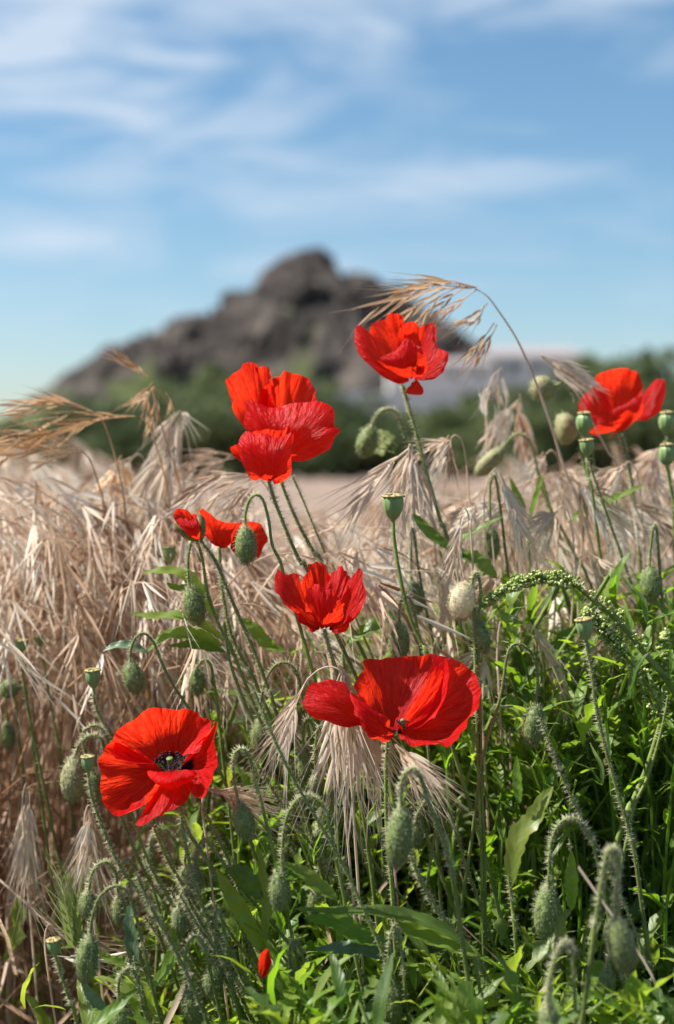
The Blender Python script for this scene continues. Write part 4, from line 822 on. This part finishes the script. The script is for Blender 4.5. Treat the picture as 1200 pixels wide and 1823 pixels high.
# weeds: many small plants, leaf meshes shared
protos = []
rw = random.Random(11)
def weed(x, y, h, kind, label, group, leafscale=1.0):
    t = thing('weed', label, 'weed', (x, y, 0), group)
    lean = (rw.uniform(-.18, .12) * h, rw.uniform(-.1, .12) * h)
    ws = weed.stems[rw.randrange(4)]
    o = link('stem', ws, M['stem'], t); o.scale = (h, h, h); rz = rw.uniform(0, 6.28); o.rotation_euler = (0, 0, rz)
    sx = weed.curves[weed.stems.index(ws)]
    nl = rw.randint(10, 16)
    for k in range(nl):
        f_ = .35 + .65 * (k + rw.random()) / nl; p = sx[min(int(f_ * (len(sx) - 1)), len(sx) - 1)] * h
        ca, sa = math.cos(rz), math.sin(rz); p = (p[0] * ca - p[1] * sa, p[0] * sa + p[1] * ca, p[2])
        L_ = (0.035 + .05 * rw.random()) * leafscale * (1.1 - .45 * f_)
        q = link('leaf', rw.choice(LF[kind]), None, t); q.location = p
        q.rotation_euler = (rw.uniform(-.1, 1.15) if kind != 'blade' else rw.uniform(.7, 1.2), rw.uniform(-.3, .3), k * 2.4 + rw.uniform(-.5, .5)); q.scale = (L_, L_, L_)
    return t
weed.stems = []; weed.curves = []
for s in range(4):
    P = catmull([(0, 0, 0), (.04 * math.cos(s), .04 * math.sin(s), .4), (.02, .05 * math.sin(s * 2), .75), (.09 * math.cos(s * 3), .06, 1.0)], 12); mb = MB(); tube(mb, P, np.linspace(.008, .0035, 12), 5)
    weed.stems.append(mb.mesh('stem')); weed.curves.append(P)
def top_limit(px):
    return float(np.interp(px, [-200, 100, 160, 330, 400, 470, 620, 760, 900, 1060, 1200, 1500], [1640, 1600, 1520, 1440, 1230, 1130, 1040, 1010, 1010, 1020, 1020, 1020]))
zones = {'lance': 'weed with narrow leaves', 'lobed': 'weed with jagged leaves', 'broad': 'weed with broad leaves', 'blue': 'dull grey-green weed', 'bright': 'bright green weed', 'blade': 'thin-bladed green tuft', 'yellow': 'yellowing weed'}
def pxof(x, y): return 600 + x / y * F
nw = 0
for i in range(2600):
    y = 0.66 + 1.0 * rw.random() ** 1.3; x = rw.uniform(-.36, .36) * max(y, .8); px = pxof(x, y)
    if px < 130 and rw.random() < .9: continue
    if 130 <= px < 430 and rw.random() < .60: continue
    if px < 380 and y > 1.05: continue
    lim = top_limit(px) + rw.random() ** 1.5 * 330
    if y < .90: lim = max(lim, 1600 + (0.90 - y) * 1000 + (110 if px < 450 else 0) + rw.random() * 120)
    h = CH - (lim - HY) / F * y
    if h < .07: continue
    kind = rw.choices(['lance', 'lobed', 'broad', 'blue', 'bright', 'blade', 'yellow'], [18, 34, 2, 12, 26, 10, 3])[0]
    side = 'left of centre' if px < 420 else ('in the centre' if px < 760 else 'on the right')
    weed(x, y, h, kind, where(px, lim, [('tall ' if h > .28 else ('low ' if h < .17 else 'leafy ')) + zones[kind], ('upright ' if h > .22 else 'short ') + zones[kind]]), 'weeds in the green undergrowth', .85)
    nw += 1
    if nw >= 290: break
# leafy undergrowth nobody could count: small leaves filling the shade between the weeds
mb = MB(); lms = [leaf_mesh(s, k, n=7).arr() for s, k in ((1, 'lance'), (2, 'lance'), (3, 'lobed'), (4, 'blade'), (5, 'lobed'))]
def rotm(a, b, c):
    return np.array(Matrix.Rotation(c, 3, 'Z') @ Matrix.Rotation(b, 3, 'Y') @ Matrix.Rotation(a, 3, 'X'))
mb2 = MB()
for i in range(9000):
    y = 0.70 + 1.1 * rw.random() ** 1.3; x = rw.uniform(-.40, .40) * y; px = pxof(x, y)
    if px < 150 and rw.random() < .8: continue
    if px < 430 and rw.random() < .4: continue
    lim = top_limit(px) + 60
    if y < .92: lim = max(lim, 1600 + (0.92 - y) * 1000 + (90 if px < 450 else 0))
    hm = CH - (lim - HY) / F * y
    if px < 420 and y > 1.0: hm = min(hm, .2)
    z = max(.01, hm) * rw.random() ** .7; s = rw.uniform(.018, .05)
    v, t_, a_ = lms[rw.randrange(5)]; R = rotm(rw.uniform(-.1, 1.35), rw.uniform(-.4, .4), rw.uniform(0, 6.28)); a_ = a_.copy(); a_[:, 2] = rw.random()
    (mb if i % 5 < 3 else mb2).add(v @ R.T * s + (x, y, z), t_, a_)
link('undergrowth', mb.mesh('undergrowth'), M['leaf'], kind='stuff')['label'] = 'mixed small green leaves filling the undergrowth'
link('bright_undergrowth', mb2.mesh('bright_undergrowth'), M['leaf_bright'], kind='stuff')['label'] = 'small yellow-green leaves scattered through the undergrowth'  # lighter yellow-green leaf colour for a part of the leaves
# thicket: slender upright weeds past the first few hundred, stems with narrow leaves
mb = MB(); mbb = MB(); ns_ = 0
sarr = []
for P in weed.curves:
    q = MB(); tube(q, P[::2], np.linspace(.0042, .002, 6), 4); sarr.append(q.arr())
for i in range(3000):
    y = 0.87 + 1.0 * rw.random() ** 1.3; x = rw.uniform(-.2, .36) * y; px = pxof(x, y)
    lim = top_limit(px) + 50 + rw.random() ** 1.1 * 360; h = CH - (lim - HY) / F * y
    if h < .08 or px < 400 or (y < 1.0 and 480 < px < 880 and lim < 1380): continue
    if y > 1.15 and rw.random() < .5: continue
    tgt = mb if rw.random() < .4 else mbb; si = rw.randrange(4); rz = rw.uniform(0, 6.28); R = rotm(rw.uniform(-.12, .12), rw.uniform(-.12, .12), rz) * h; v, t_, a_ = sarr[si]
    a_ = a_.copy(); a_[:, 0] = 1; tgt.add(v @ R.T + (x, y, 0), t_, a_); cv = weed.curves[si] @ R.T + (x, y, 0); tn = rw.random()
    for k in range(rw.randint(12, 20)):
        p = cv[rw.randint(4, 11)]; s = rw.uniform(.014, .042); v, t_, a_ = lms[rw.choice((0, 1, 2, 3, 3, 4))]; a_ = a_.copy(); a_[:, 2] = np.clip(tn + rw.uniform(-.2, .2), 0, 1)
        tgt.add(v @ (rotm(rw.uniform(.2, 1.35), rw.uniform(-.3, .3), rw.uniform(0, 6.28)) * s).T + p, t_, a_)
    ns_ += 1
    if ns_ > 900: break
link('weed_thicket', mb.mesh('weed_thicket'), M['leaf'], kind='stuff')['label'] = 'thicket of slender leafy weed stems behind the poppies at right'
link('yellow_green_weed_thicket', mbb.mesh('yellow_green_weed_thicket'), M['leaf_bright'], kind='stuff')['label'] = 'yellow-green slender weed stems mixed through the thicket at right'  # weeds picked at random for the yellow-green leaf colour

# clusters of fine, feathery foliage and tiny florets at right
# ------------------------------------------------------------------ arching seed spike (weld)
def spike(label, pts, d, r0, r1, stem, seed):
    S = grounded(px_path(stem, d)) if stem else None
    A_ = px_path(pts, d); allp = np.vstack([A_, S]) if stem else A_
    t = make_t('seed_spike', label, 'plant', allp); P = catmull(allp, 60); mb = MB(); tube(mb, P, np.linspace(.0008, .0022, 60), 7); part('stem', mb, M['stem'], t)
    Q = catmull(A_, 220); T_, Aa, Bb = frames(Q); mb = MB(); r = np.random.default_rng(seed)
    for k in range(0, 220):
        f_ = k / 219; rad = (r0 + (r1 - r0) * f_ ** .6)
        if f_ > .55 and math.sin(f_ * 70) > .5 and r.random() < .7: continue
        for m_ in range(r.integers(2, 6) if f_ < .6 else r.integers(0, 4)):
            a = r.uniform(0, 6.283); dd = Aa[k] * math.cos(a) + Bb[k] * math.sin(a); rr = rad * r.uniform(.5, 1.1); p = Q[k] + dd * rr
            s = r.uniform(.00045, .00125)
            egg(mb, p, dd + r.normal(size=3) * .4, s * 1.2, s, 6, 5)
            if r.random() < .5: tube(mb, [Q[k], p], .00025, 3)
    part('florets', mb, M['floret'], t, kind='stuff'); return t
spike('arching green seed spike crowded with tiny florets, curving left at right of centre', [(860, 1080), (880, 1062), (915, 1042), (950, 1031), (990, 1030), (1025, 1042), (1060, 1072), (1100, 1105), (1145, 1160)], .83, .0012, .0062, [(1190, 1215), (1225, 1290), (1230, 1400)], 5)
spike('second seed spike with loose florets hanging below the arching one at right', [(1038, 1088), (1070, 1115), (1105, 1160), (1150, 1215), (1178, 1262)], .85, .003, .0065, [(1172, 1300), (1150, 1370), (1125, 1430), (1105, 1480)], 6)
spike('short knobbly seed spike standing at the right edge above the leaves', [(1190, 1120), (1178, 1160), (1165, 1210)], .9, .002, .0055, [(1160, 1260), (1158, 1330)], 7)

# ------------------------------------------------------------------ dry grass
def lemma(mb, p, d, L_, w, nrm, tint):
    """one chaffy scale and the bristle it ends in"""
    d = norm(d); q = [p, p + d * L_ * .35, p + d * L_ * .7, p + d * L_]
    ribbon(mb, q, [w * .4, w, w * .7, w * .12], nrm, tint, .5)
def awn(mb, p, d, L_, w, bend, tint):
    d = norm(d); q = np.array([p, p + d * L_ * .5 + bend * .3, p + d * L_ + bend]); 
    S_ = norm(np.cross(d, (0.15, 1, .1))) * w
    v = [q[0] - S_, q[0] + S_, q[1] - S_ * .7, q[1] + S_ * .7, q[2]]; S2 = norm(np.cross(d, S_)) * w * .8; mb.add(v, [(0, 1, 3), (0, 3, 2), (2, 3, 4)], np.tile([0, .5, tint], (5, 1)))
def spikelet(mb, P, r, nl=7, awnL=.025, w=.0011, spread=.22, tint=None):
    """flattened spikelet along curve P: two ranks of scales, long bristles beyond"""
    P = np.asarray(P); Lt = np.linalg.norm(P[-1] - P[0]); T_ = norm(np.gradient(P, axis=0)); side = norm(np.cross(T_[0], (r.normal() * .4, 1, r.normal() * .4)))
    tn = r.uniform(.08, 1.05) if tint is None else tint
    for k in range(nl):
        f_ = k / nl; i = min(int(f_ * (len(P) - 1)), len(P) - 2); sg = 1 if k % 2 else -1
        d = T_[i] + side * sg * spread * r.uniform(.6, 1.4); l = Lt * .42 * r.uniform(.85, 1.1); tt = float(np.clip(tn + r.normal(0, .12), 0, 1))
        lemma(mb, P[i] + side * sg * w * .5, d, l, w, np.cross(side, T_[i]) + r.normal(size=3) * .2, tt)
        if awnL: awn(mb, P[i] + norm(d) * l * .9, d + side * sg * .05 + r.normal(size=3) * .10, awnL * r.uniform(.6, 1.3), w * .14 + .00008, r.normal(size=3) * awnL * .05 + np.array((0, 0, -.04 * awnL)), min(1, tt + .15))
# individually placed heads
def head(label, stem, d, spk, mname='straw', awnL=.025, w=.0011, nl=7, name='dry_grass_head', rad=.0006, seed=0, extra=0, smat=None):
    """stem: path from the tip of the stem down to the ground; spk: list of pixel curves of spikelets (first point on the stem)"""
    r = np.random.default_rng(seed); S = px_path(stem, d); S = grounded(S); t = make_t(name, label, 'grass', S)
    mb = MB(); P = catmull(S, len(S) * 8); tube(mb, P, np.linspace(rad * .5, rad * 1.6, len(P)), 5, .6); part('stem', mb, M[smat or mname], t)
    for pts in spk:
        dd = r.uniform(-.012, .012); W_ = px_path([(p[0], p[1], (p[2] if len(p) > 2 else 0) + dd * i / (len(pts) - 1)) for i, p in enumerate(pts)], d)
        Q = catmull(W_, 14); mb = MB(); tube(mb, Q[:6], .0002 + rad * .2, 4, .6)
        spikelet(mb, Q[4:], r, nl, awnL, w); part('spikelet', mb, M[mname], t)
    return t
def fan(o, n, tips0, tips1, r, sag=.15, j=10):
    """n curves from o to points spread between two tips"""
    res = []
    for k in range(n):
        f_ = (k + .5) / n; tx = tips0[0] + (tips1[0] - tips0[0]) * f_ + r.normal() * j; ty = tips0[1] + (tips1[1] - tips0[1]) * f_ + r.normal() * j
        ox, oy = o[0] + r.normal() * 3, o[1] + r.normal() * 3
        mx, my = (ox * .6 + tx * .4), (oy * .65 + ty * .35) - abs(tx - ox) * sag
        res.append([(ox, oy), (mx, my), (tx, ty)])
    return res
R_ = np.random.default_rng(3)
# arch above the highest poppy
sp_ = [[(850, 512), (800, 500), (760, 503), (715, 528), (672, 552)], [(845, 512), (800, 505), (750, 520), (700, 545)], [(840, 513), (790, 515), (750, 540), (722, 560)], [(820, 508), (780, 530), (757, 560), (742, 580)],
       [(830, 510), (795, 535), (770, 568)], [(848, 516), (815, 540), (785, 562)], [(835, 512), (780, 508), (735, 512), (700, 522)], [(862, 545), (850, 570), (820, 575)], [(880, 575), (855, 610), (828, 640)], [(885, 578), (868, 610), (845, 645)], [(846, 513), (790, 498), (750, 510), (690, 535), (655, 560)], [(868, 540), (846, 560), (810, 578)]]
head('arching dry orange grass head over the highest poppy', [(846, 514), (868, 528), (892, 560), (915, 595), (933, 630), (950, 670), (975, 740), (1010, 850), (1050, 960)], .96, sp_, 'straw_orange', .022, .0010, 6, seed=1, rad=.0008, smat='straw')
head('dry grass head with an orange tip poking up left against the hill', [(300, 720), (285, 700), (272, 690), (278, 720), (300, 800), (330, 900)], 1.02, [[(262, 668), (235, 650), (208, 634)], [(270, 690), (262, 720), (266, 752)], [(275, 690), (262, 702), (240, 716)], [(285, 695), (278, 725), (268, 770)], [(272, 680), (255, 700), (228, 722)], [(296, 700), (302, 712), (300, 730)], [(265, 672), (245, 658), (215, 640)]], 'straw_orange', .015, .0011, 7, seed=2)
for i, (lab, st, sk) in enumerate([
    ('sweeping orange grass head highest at the left edge', [(170, 735), (130, 715), (60, 712)], [[(165, 733), (120, 715), (60, 715), (5, 728)], [(160, 732), (110, 722), (60, 728), (20, 742)], [(150, 728), (100, 712), (50, 716)]]),
    ('sweeping orange grass head pointing left from the pale drooping tuft', [(250, 740), (200, 745), (150, 752)], [[(225, 742), (160, 748), (100, 765), (50, 790)], [(210, 742), (150, 755), (90, 785), (10, 800)], [(190, 745), (130, 735), (60, 765), (0, 795)], [(240, 741), (180, 742), (130, 768)]]),
    ('lowest sweeping orange grass head at the left edge', [(145, 800), (110, 785), (60, 790)], [[(140, 798), (90, 782), (30, 790), (-10, 806)], [(130, 795), (85, 800), (30, 805), (-15, 835)], [(140, 800), (100, 800), (40, 790)], [(150, 805), (110, 810), (60, 830)], [(135, 792), (70, 770), (0, 775)]])]):
    head(lab, [st[0], (st[0][0] + 20, st[0][1] + 30), (st[0][0] + 45, st[0][1] + 120), (st[0][0] + 60, st[0][1] + 240)], 1.0, sk, 'straw_orange', .02, .0011, 7, seed=10 + i, rad=.0008)
head('pale tufted grass head drooping in front of the left slope', [(318, 730), (330, 760), (345, 850), (352, 950)], 1.04, fan((318, 735), 7, (255, 830), (315, 850), R_) + [[(318, 730), (328, 738), (326, 762)], [(305, 742), (285, 790), (262, 840)]], 'straw_pale', .022, .0012, seed=20)
head('dry seed head drooping beneath the tufted one at left', [(310, 790), (322, 830), (335, 920)], 1.02, fan((300, 800), 8, (215, 960), (290, 980), R_), 'straw_pale', .03, .0012, seed=21)
head('curved dry grass heads sweeping down left behind the small cup poppy', [(440, 845), (470, 860), (500, 920), (520, 990)], .95, [[(450, 846), (400, 850), (350, 880), (310, 920)], [(448, 850), (405, 865), (370, 905)], [(455, 852), (420, 880), (392, 920)], [(470, 858), (430, 880), (400, 915)], [(440, 845), (400, 843), (355, 862), (325, 890)], [(460, 856), (440, 890), (430, 930)]], 'straw', .02, .0013, seed=22)
head('dark curving dry grass head above the curved ones at left of the poppies', [(425, 815), (440, 830), (450, 900), (455, 980)], 1.08, [[(420, 812), (380, 805), (340, 822), (318, 850)], [(415, 810), (370, 812), (330, 850)], [(418, 815), (380, 825), (350, 860)], [(410, 812), (375, 840)]], 'straw', .02, .0014, seed=23)
head('fan of pale awned grass heads drooping right of the big crumpled poppy', [(735, 792), (745, 802), (765, 880), (775, 980)], .93, fan((732, 795), 13, (628, 935), (770, 900), R_, .05, 14), 'straw_pale', .04, .0012, 8, seed=24)
head('dry brown heads hanging in a cluster right of the highest poppy stem', [(925, 700), (935, 760), (945, 860), (955, 960)], 1.08, fan((920, 715), 9, (880, 800), (960, 830), R_, .05, 14), 'straw', .01, .0015, 8, seed=25)
head('pale slender grass head drooping left of the nodding dried bud', [(893, 655), (876, 672), (868, 700), (866, 780), (870, 880)], 1.05, [[(893, 655), (897, 680), (902, 705)], [(888, 660), (884, 690), (890, 715)], [(880, 668), (868, 700), (860, 720)]], 'straw_pale', .012, .0011, seed=26)
head('long silky pale grass head slanting down right beside the rightmost poppy', [(963, 632), (985, 650), (1020, 690), (1080, 800), (1130, 900)], 1.0, [[(963, 633), (1000, 652), (1050, 692)], [(965, 635), (1005, 665), (1048, 690)], [(965, 632), (1010, 650), (1055, 685)], [(967, 640), (1000, 668), (1030, 690)]], 'straw_pale', .012, .0016, 8, seed=27)
head('dry awned head hanging right of the tall pod, above the arching spike', [(882, 832), (870, 850), (862, 900), (868, 1000), (880, 1100)], .93, fan((888, 838), 6, (925, 960), (945, 985), R_, .05, 6), 'straw_pale', .03, .0011, seed=28)
head('thin pale awned head hanging straight between the tall pod and the cream fuzzy head', [(820, 915), (828, 905), (836, 930), (842, 1010)], .88, fan((822, 918), 4, (795, 1010), (806, 1040), R_, .02, 5), 'straw_pale', .025, .001, seed=29)
head('curved dry stem with hanging dark spikelets behind the central cup poppy', [(632, 962), (655, 942), (690, 940), (720, 960), (745, 1040)], .95, [[(632, 962), (625, 985), (624, 1010)], [(628, 968), (612, 985), (602, 1000)], [(640, 958), (640, 985), (650, 1010)]], 'straw', .01, .0013, seed=30)
head('large spray of white awned grass heads hanging under the left petal of the widest poppy', [(614, 1192), (605, 1200), (598, 1230), (600, 1300), (612, 1420)], .83, fan((612, 1200), 15, (575, 1380), (700, 1395), R_, .04, 14), 'straw_pale', .045, .0014, 7, seed=31, rad=.0006)
head('white drooping grass head on a thin arched stalk left of the widest poppy', [(600, 1190), (585, 1186), (568, 1190), (548, 1208), (530, 1232)], .81, [[(530, 1232), (515, 1262), (495, 1300), (478, 1330)], [(528, 1234), (520, 1275), (508, 1320), (498, 1350)], [(526, 1238), (510, 1280), (488, 1315)], [(524, 1244), (512, 1290), (500, 1335)]], 'straw_pale', .04, .0012, 8, seed=32) if False else None
t = head('white drooping grass head on a thin arched stalk left of the widest poppy', [(548, 1208), (568, 1192), (588, 1187), (606, 1196), (615, 1230), (622, 1330)], .815, [[(548, 1208), (535, 1230), (515, 1265), (495, 1305), (478, 1335)], [(547, 1210), (528, 1245), (512, 1290), (500, 1340)], [(545, 1213), (525, 1250), (502, 1295), (484, 1322)], [(543, 1216), (527, 1255), (515, 1300), (505, 1350)]], 'straw_pale', .035, .0012, 8, seed=33)
head('shaggy dry grass head behind the widest poppy, pointing down right', [(700, 1330), (690, 1310), (680, 1330), (690, 1420)], .86, fan((700, 1325), 7, (750, 1420), (790, 1390), R_, .03, 8), 'straw', .03, .0012, 8, seed=34)
head('white awned grass head slanting down right of the tall hooked bud', [(925, 1105), (905, 1095), (890, 1110), (885, 1180), (890, 1260)], .90, [[(930, 1108), (960, 1130), (985, 1180), (1000, 1215)], [(930, 1108), (955, 1120), (975, 1160), (1000, 1200)], [(940, 1115), (962, 1150), (990, 1210), (1012, 1235)], [(960, 1128), (985, 1190), (1010, 1245), (1035, 1262)], [(962, 1140), (985, 1200), (1005, 1240), (1025, 1290)]], 'straw_pale', .03, .0012, 8, seed=35)
head('brown dry head hanging level below the slanting white one at right', [(900, 1240), (890, 1235), (880, 1260), (885, 1340)], .95, [[(1010, 1250), (970, 1262), (930, 1290)], [(1015, 1255), (980, 1275), (940, 1300)], [(1010, 1262), (975, 1290)]], 'straw', .03, .0013, seed=36)
head('spray of fine white bristles right of the lower left poppy', [(375, 1410), (365, 1405), (360, 1440), (370, 1520)], .84, fan((378, 1405), 9, (440, 1395), (470, 1480), R_, .02, 9), 'straw_pale', .03, .0008, 6, seed=37)
head('bristly dry head lying across the stems at the lower left', [(95, 1650), (85, 1648), (80, 1680), (90, 1760)], .84, [[(95, 1652), (140, 1665), (200, 1685), (235, 1700)], [(98, 1658), (150, 1680), (205, 1700)], [(100, 1655), (140, 1672), (190, 1688)], [(80, 1700), (140, 1705), (220, 1705)], [(35, 1590), (60, 1620), (95, 1655)]], 'straw', .03, .0010, seed=38)
head('narrow dry pale head hanging low at the far left edge', [(52, 1400), (46, 1395), (40, 1430), (45, 1520)], .92, fan((50, 1405), 7, (35, 1570), (60, 1570), R_, .02, 5), 'straw_pale', .03, .0012, seed=39)
head('dense pale dry head hanging below the olive bristly bud', [(165, 1440), (155, 1436), (150, 1480), (160, 1580)], .90, fan((160, 1440), 11, (128, 1560), (200, 1590), R_, .02, 7), 'straw', .035, .0011, seed=40)
head('green bristly barley-like head at the lower left corner', [(140, 1700), (150, 1760), (160, 1820)], .84, [[(140, 1700), (132, 1650), (126, 1600)], [(138, 1700), (124, 1650), (114, 1600)], [(142, 1700), (140, 1650), (138, 1605)], [(140, 1710), (130, 1670), (120, 1620)], [(142, 1712), (138, 1670), (132, 1620)]], 'straw_green', .03, .0018, 10, name='green_grass_head', seed=41)
head('blurred soft green grass head leaning left behind the poppy stems', [(455, 1225), (480, 1290), (500, 1360)], .99, [[(455, 1225), (430, 1180), (400, 1120), (385, 1100)], [(452, 1222), (425, 1170), (395, 1118)], [(455, 1225), (435, 1175), (412, 1130)], [(450, 1215), (420, 1165), (390, 1110)]], 'straw_green', .02, .0016, 10, name='green_grass_head', seed=42)
head('brown dead stalk rising between the highest poppy and the dried bud', [(868, 760), (866, 800), (866, 900)], 1.04, [[(868, 760), (862, 730), (858, 700)], [(868, 800), (880, 770), (885, 740)]], 'straw', .008, .001, seed=43)
head('dry husk pointing up from behind the nodding pale green bud', [(700, 800), (712, 830), (725, 920)], 1.02, [[(705, 800), (685, 788), (660, 775)], [(702, 806), (680, 800), (655, 792)], [(708, 795), (690, 780), (668, 770)]], 'straw_green', .0, .003, 6, seed=44)
head('tight reddish dry stalk with curled leaves at left among the grass', [(216, 810), (225, 860), (235, 950)], 1.04, [[(216, 812), (225, 840), (232, 865)], [(214, 815), (190, 850), (175, 865)], [(214, 812), (205, 860), (210, 890)]], 'straw_orange', .0, .0028, 6, seed=45)

ry = random.Random(77); RN = np.random.default_rng(78)
for i in range(34):
    if i < 20: ox, oy, d = ry.uniform(790, 1190), ry.uniform(780, 930), ry.uniform(.94, 1.12)
    elif i < 28: ox, oy, d = ry.uniform(20, 330), ry.uniform(800, 960), ry.uniform(.98, 1.12)
    else: ox, oy, d = ry.uniform(620, 1180), ry.uniform(960, 1180), ry.uniform(.90, 1.0)
    sg = ry.choice((-1, -1, 1)); L_ = ry.uniform(60, 110)
    kd = ry.choice(('pale drooping awned grass head', 'tan drooping grass head', 'dry bristly grass head'))
    head(where(ox + sg * 25, oy + 40, [kd]), [(ox, oy), (ox - sg * 12, oy - 6), (ox - sg * 26, oy + 20), (ox - sg * 36, oy + 120), (ox - sg * 40, oy + 220)], d,
         fan((ox, oy), ry.randint(4, 8), (ox + sg * 8, oy + L_), (ox + sg * L_ * .8, oy + L_ * .6), RN, .12, 8), ry.choice(('straw', 'straw_pale')), ry.uniform(.015, .032), ry.uniform(.0010, .0015), 7, seed=200 + i)
# mass of drooping dry grass: shared variants
def straw_variant(seed, green=False):
    r = np.random.default_rng(seed); st = MB(); hd = MB(); lf = MB(); sg = -1 if r.random() < .6 else 1
    bx = sg * r.uniform(.05, .12); P = catmull([(0, 0, 0), (bx * .15, r.normal() * .01, .22), (bx * .45, r.normal() * .012, .40), (bx, 0, .485), (bx * 1.6, 0, .50), (bx * 2.1, 0, .47)], 15)
    straw_variant.x = bx * 1.6
    tube(st, P, np.linspace(.0014, .0004, 15), 3, r.uniform(-.1, .5))  # stems and leaves tinted darker: dead brown sheaths, plus painted shade for the gaps
    for k in range(r.integers(6, 10)):
        i = r.integers(10, 15); p = P[i]; l = r.uniform(.04, .07); side = np.array((sg * r.uniform(-.2, .9), r.normal() * .5, 0)); q = p + side * .022 + (0, 0, -.004)
        e = q + np.array((sg * r.uniform(-.2, .9), r.normal() * .3, -1)) * l; Q = catmull([p, (p + q) / 2 + (0, 0, .003), q, e], 9)
        ribbon(hd, Q[:5], .00022, (0.2, 1, .1), .5); spikelet(hd, Q[4:], r, 6, r.uniform(.018, .034), r.uniform(.0011, .0018))
    for k in range(2):
        z = r.uniform(.1, .3); a = r.uniform(0, 6.28); c, s = math.cos(a), math.sin(a); l = r.uniform(.08, .16); b = np.array((bx * .3, 0, z))
        ribbon(lf, catmull([b, b + (c * l * .4, s * l * .4, l * .35), b + (c * l, s * l, -l * .1)], 6), [.0014, .003, .003, .0024, .0014, .0003], (0.1, .3, 1), r.uniform(-.2, .45), .3)
    return st, hd, lf
SV = []; SVX = []
for s in range(9): SV.append(straw_variant(100 + s)); SVX.append(straw_variant.x)
SM = [tuple(mb.mesh(n) for mb, n in zip(v, ('stem', 'seed_head', 'leaf'))) for v in SV]
for sm in SM:
    for k, me in enumerate(sm): me.materials.append(M['straw'])
cand = []
rs = random.Random(23)
def canopy(px, y):
    """row of the photograph that the tops of the dry grass reach"""
    v = float(np.interp(px, [-300, 0, 60, 200, 330, 420, 520, 560, 660, 700, 800, 1000, 1200, 1500], [850, 850, 832, 838, 862, 905, 975, 1000, 985, 905, 862, 852, 838, 830]))
    return v
for i in range(3900):
    y = 0.98 + 2.4 * rs.random() ** 1.15; x = rs.uniform(-.42, .40) * y - (rs.uniform(0, .5) if rs.random() < .08 else 0); px = pxof(x, y)
    vi = len(cand) % 9; hxp = pxof(x + SVX[vi] * .9, y)
    if px > 640 and rs.random() < .30: continue
    if px > 380 and y < 1.15 and rs.random() < .7: continue
    lim = canopy(hxp, y) + rs.random() ** 1.3 * (170 if y > 1.6 else 260)
    if rs.random() < .10 and not 400 < hxp < 720: lim -= rs.uniform(15, 70)
    h = (CH - (lim - HY) / F * y) / 1.03
    cand.append((y, x, max(h, .2), px, vi))
cand.sort()
n_ind = 280
for i, (y, x, h, px, vi) in enumerate(cand[:n_ind]):
    sd_ = 'left' if px < 330 else ('middle' if px < 700 else 'right')
    t = thing('dry_grass', where(pxof(x + SVX[vi] * .9 * h / .5, y), HY + (CH - h) * F / y, ['drooping straw-coloured grass' if h > .42 else 'short straw-coloured grass', 'dry drooping grass plant' if h > .42 else 'short dry grass plant', 'pale dry grass stalk']), 'grass', (x, y, 0), f'dry grass plants at {sd_}')
    s = h / .5; t.scale = (s * rs.uniform(.8, 1.1), s, s); t.rotation_euler = (rs.uniform(-.1, .1), rs.uniform(-.12, .08), rs.gauss(0, .45))
    for me, n_ in zip(SM[vi], ('stem', 'seed_head', 'leaf')): link(n_, me, None, t)
mb = MB(); arrs = [tuple(m_.arr() for m_ in v) for v in SV]
for i, (y, x, h, px, vi) in enumerate(cand[n_ind:]):
    s = h / .5; R = rotm(rs.uniform(-.12, .12), rs.uniform(-.15, .1), rs.gauss(0, .6)) * np.array([rs.uniform(.8, 1.1), 1, 1]) * s; dt = rs.uniform(-.25, .2)
    for (v, t_, a_) in arrs[vi]:
        a2 = a_.copy(); a2[:, 2] = np.clip(a2[:, 2] + dt * 1.5, 0, 1); mb.add(v @ R.T + (x, y, 0), t_, a2)
link('dry_grass_stand', mb.mesh('dry_grass_stand'), M['straw'], kind='stuff')['label'] = 'dense mass of drooping straw-coloured grass behind the poppies'
# dry straw litter and dead stalks low down
mb = MB()
for i in range(2600):
    y = rs.uniform(.75, 2.6); x = rs.uniform(-.45, .42) * y; L_ = rs.uniform(.04, .16); a = rs.uniform(0, 6.28); e = rs.uniform(-.1, 1.0); z = rs.random() ** 2 * .16 + .012
    d = np.array((math.cos(a) * math.cos(e), math.sin(a) * math.cos(e), math.sin(e))); b = np.array((x, y, z))
    ribbon(mb, [b, b + d * L_ * .5 + (0, 0, .006), b + d * L_], rs.uniform(.0006, .002), (.2, -.5, .8), rs.random() * .7, .3)
link('straw_litter', mb.mesh('straw_litter'), M['straw'], kind='stuff')['label'] = 'loose dead stalks and straw lying between the plants'
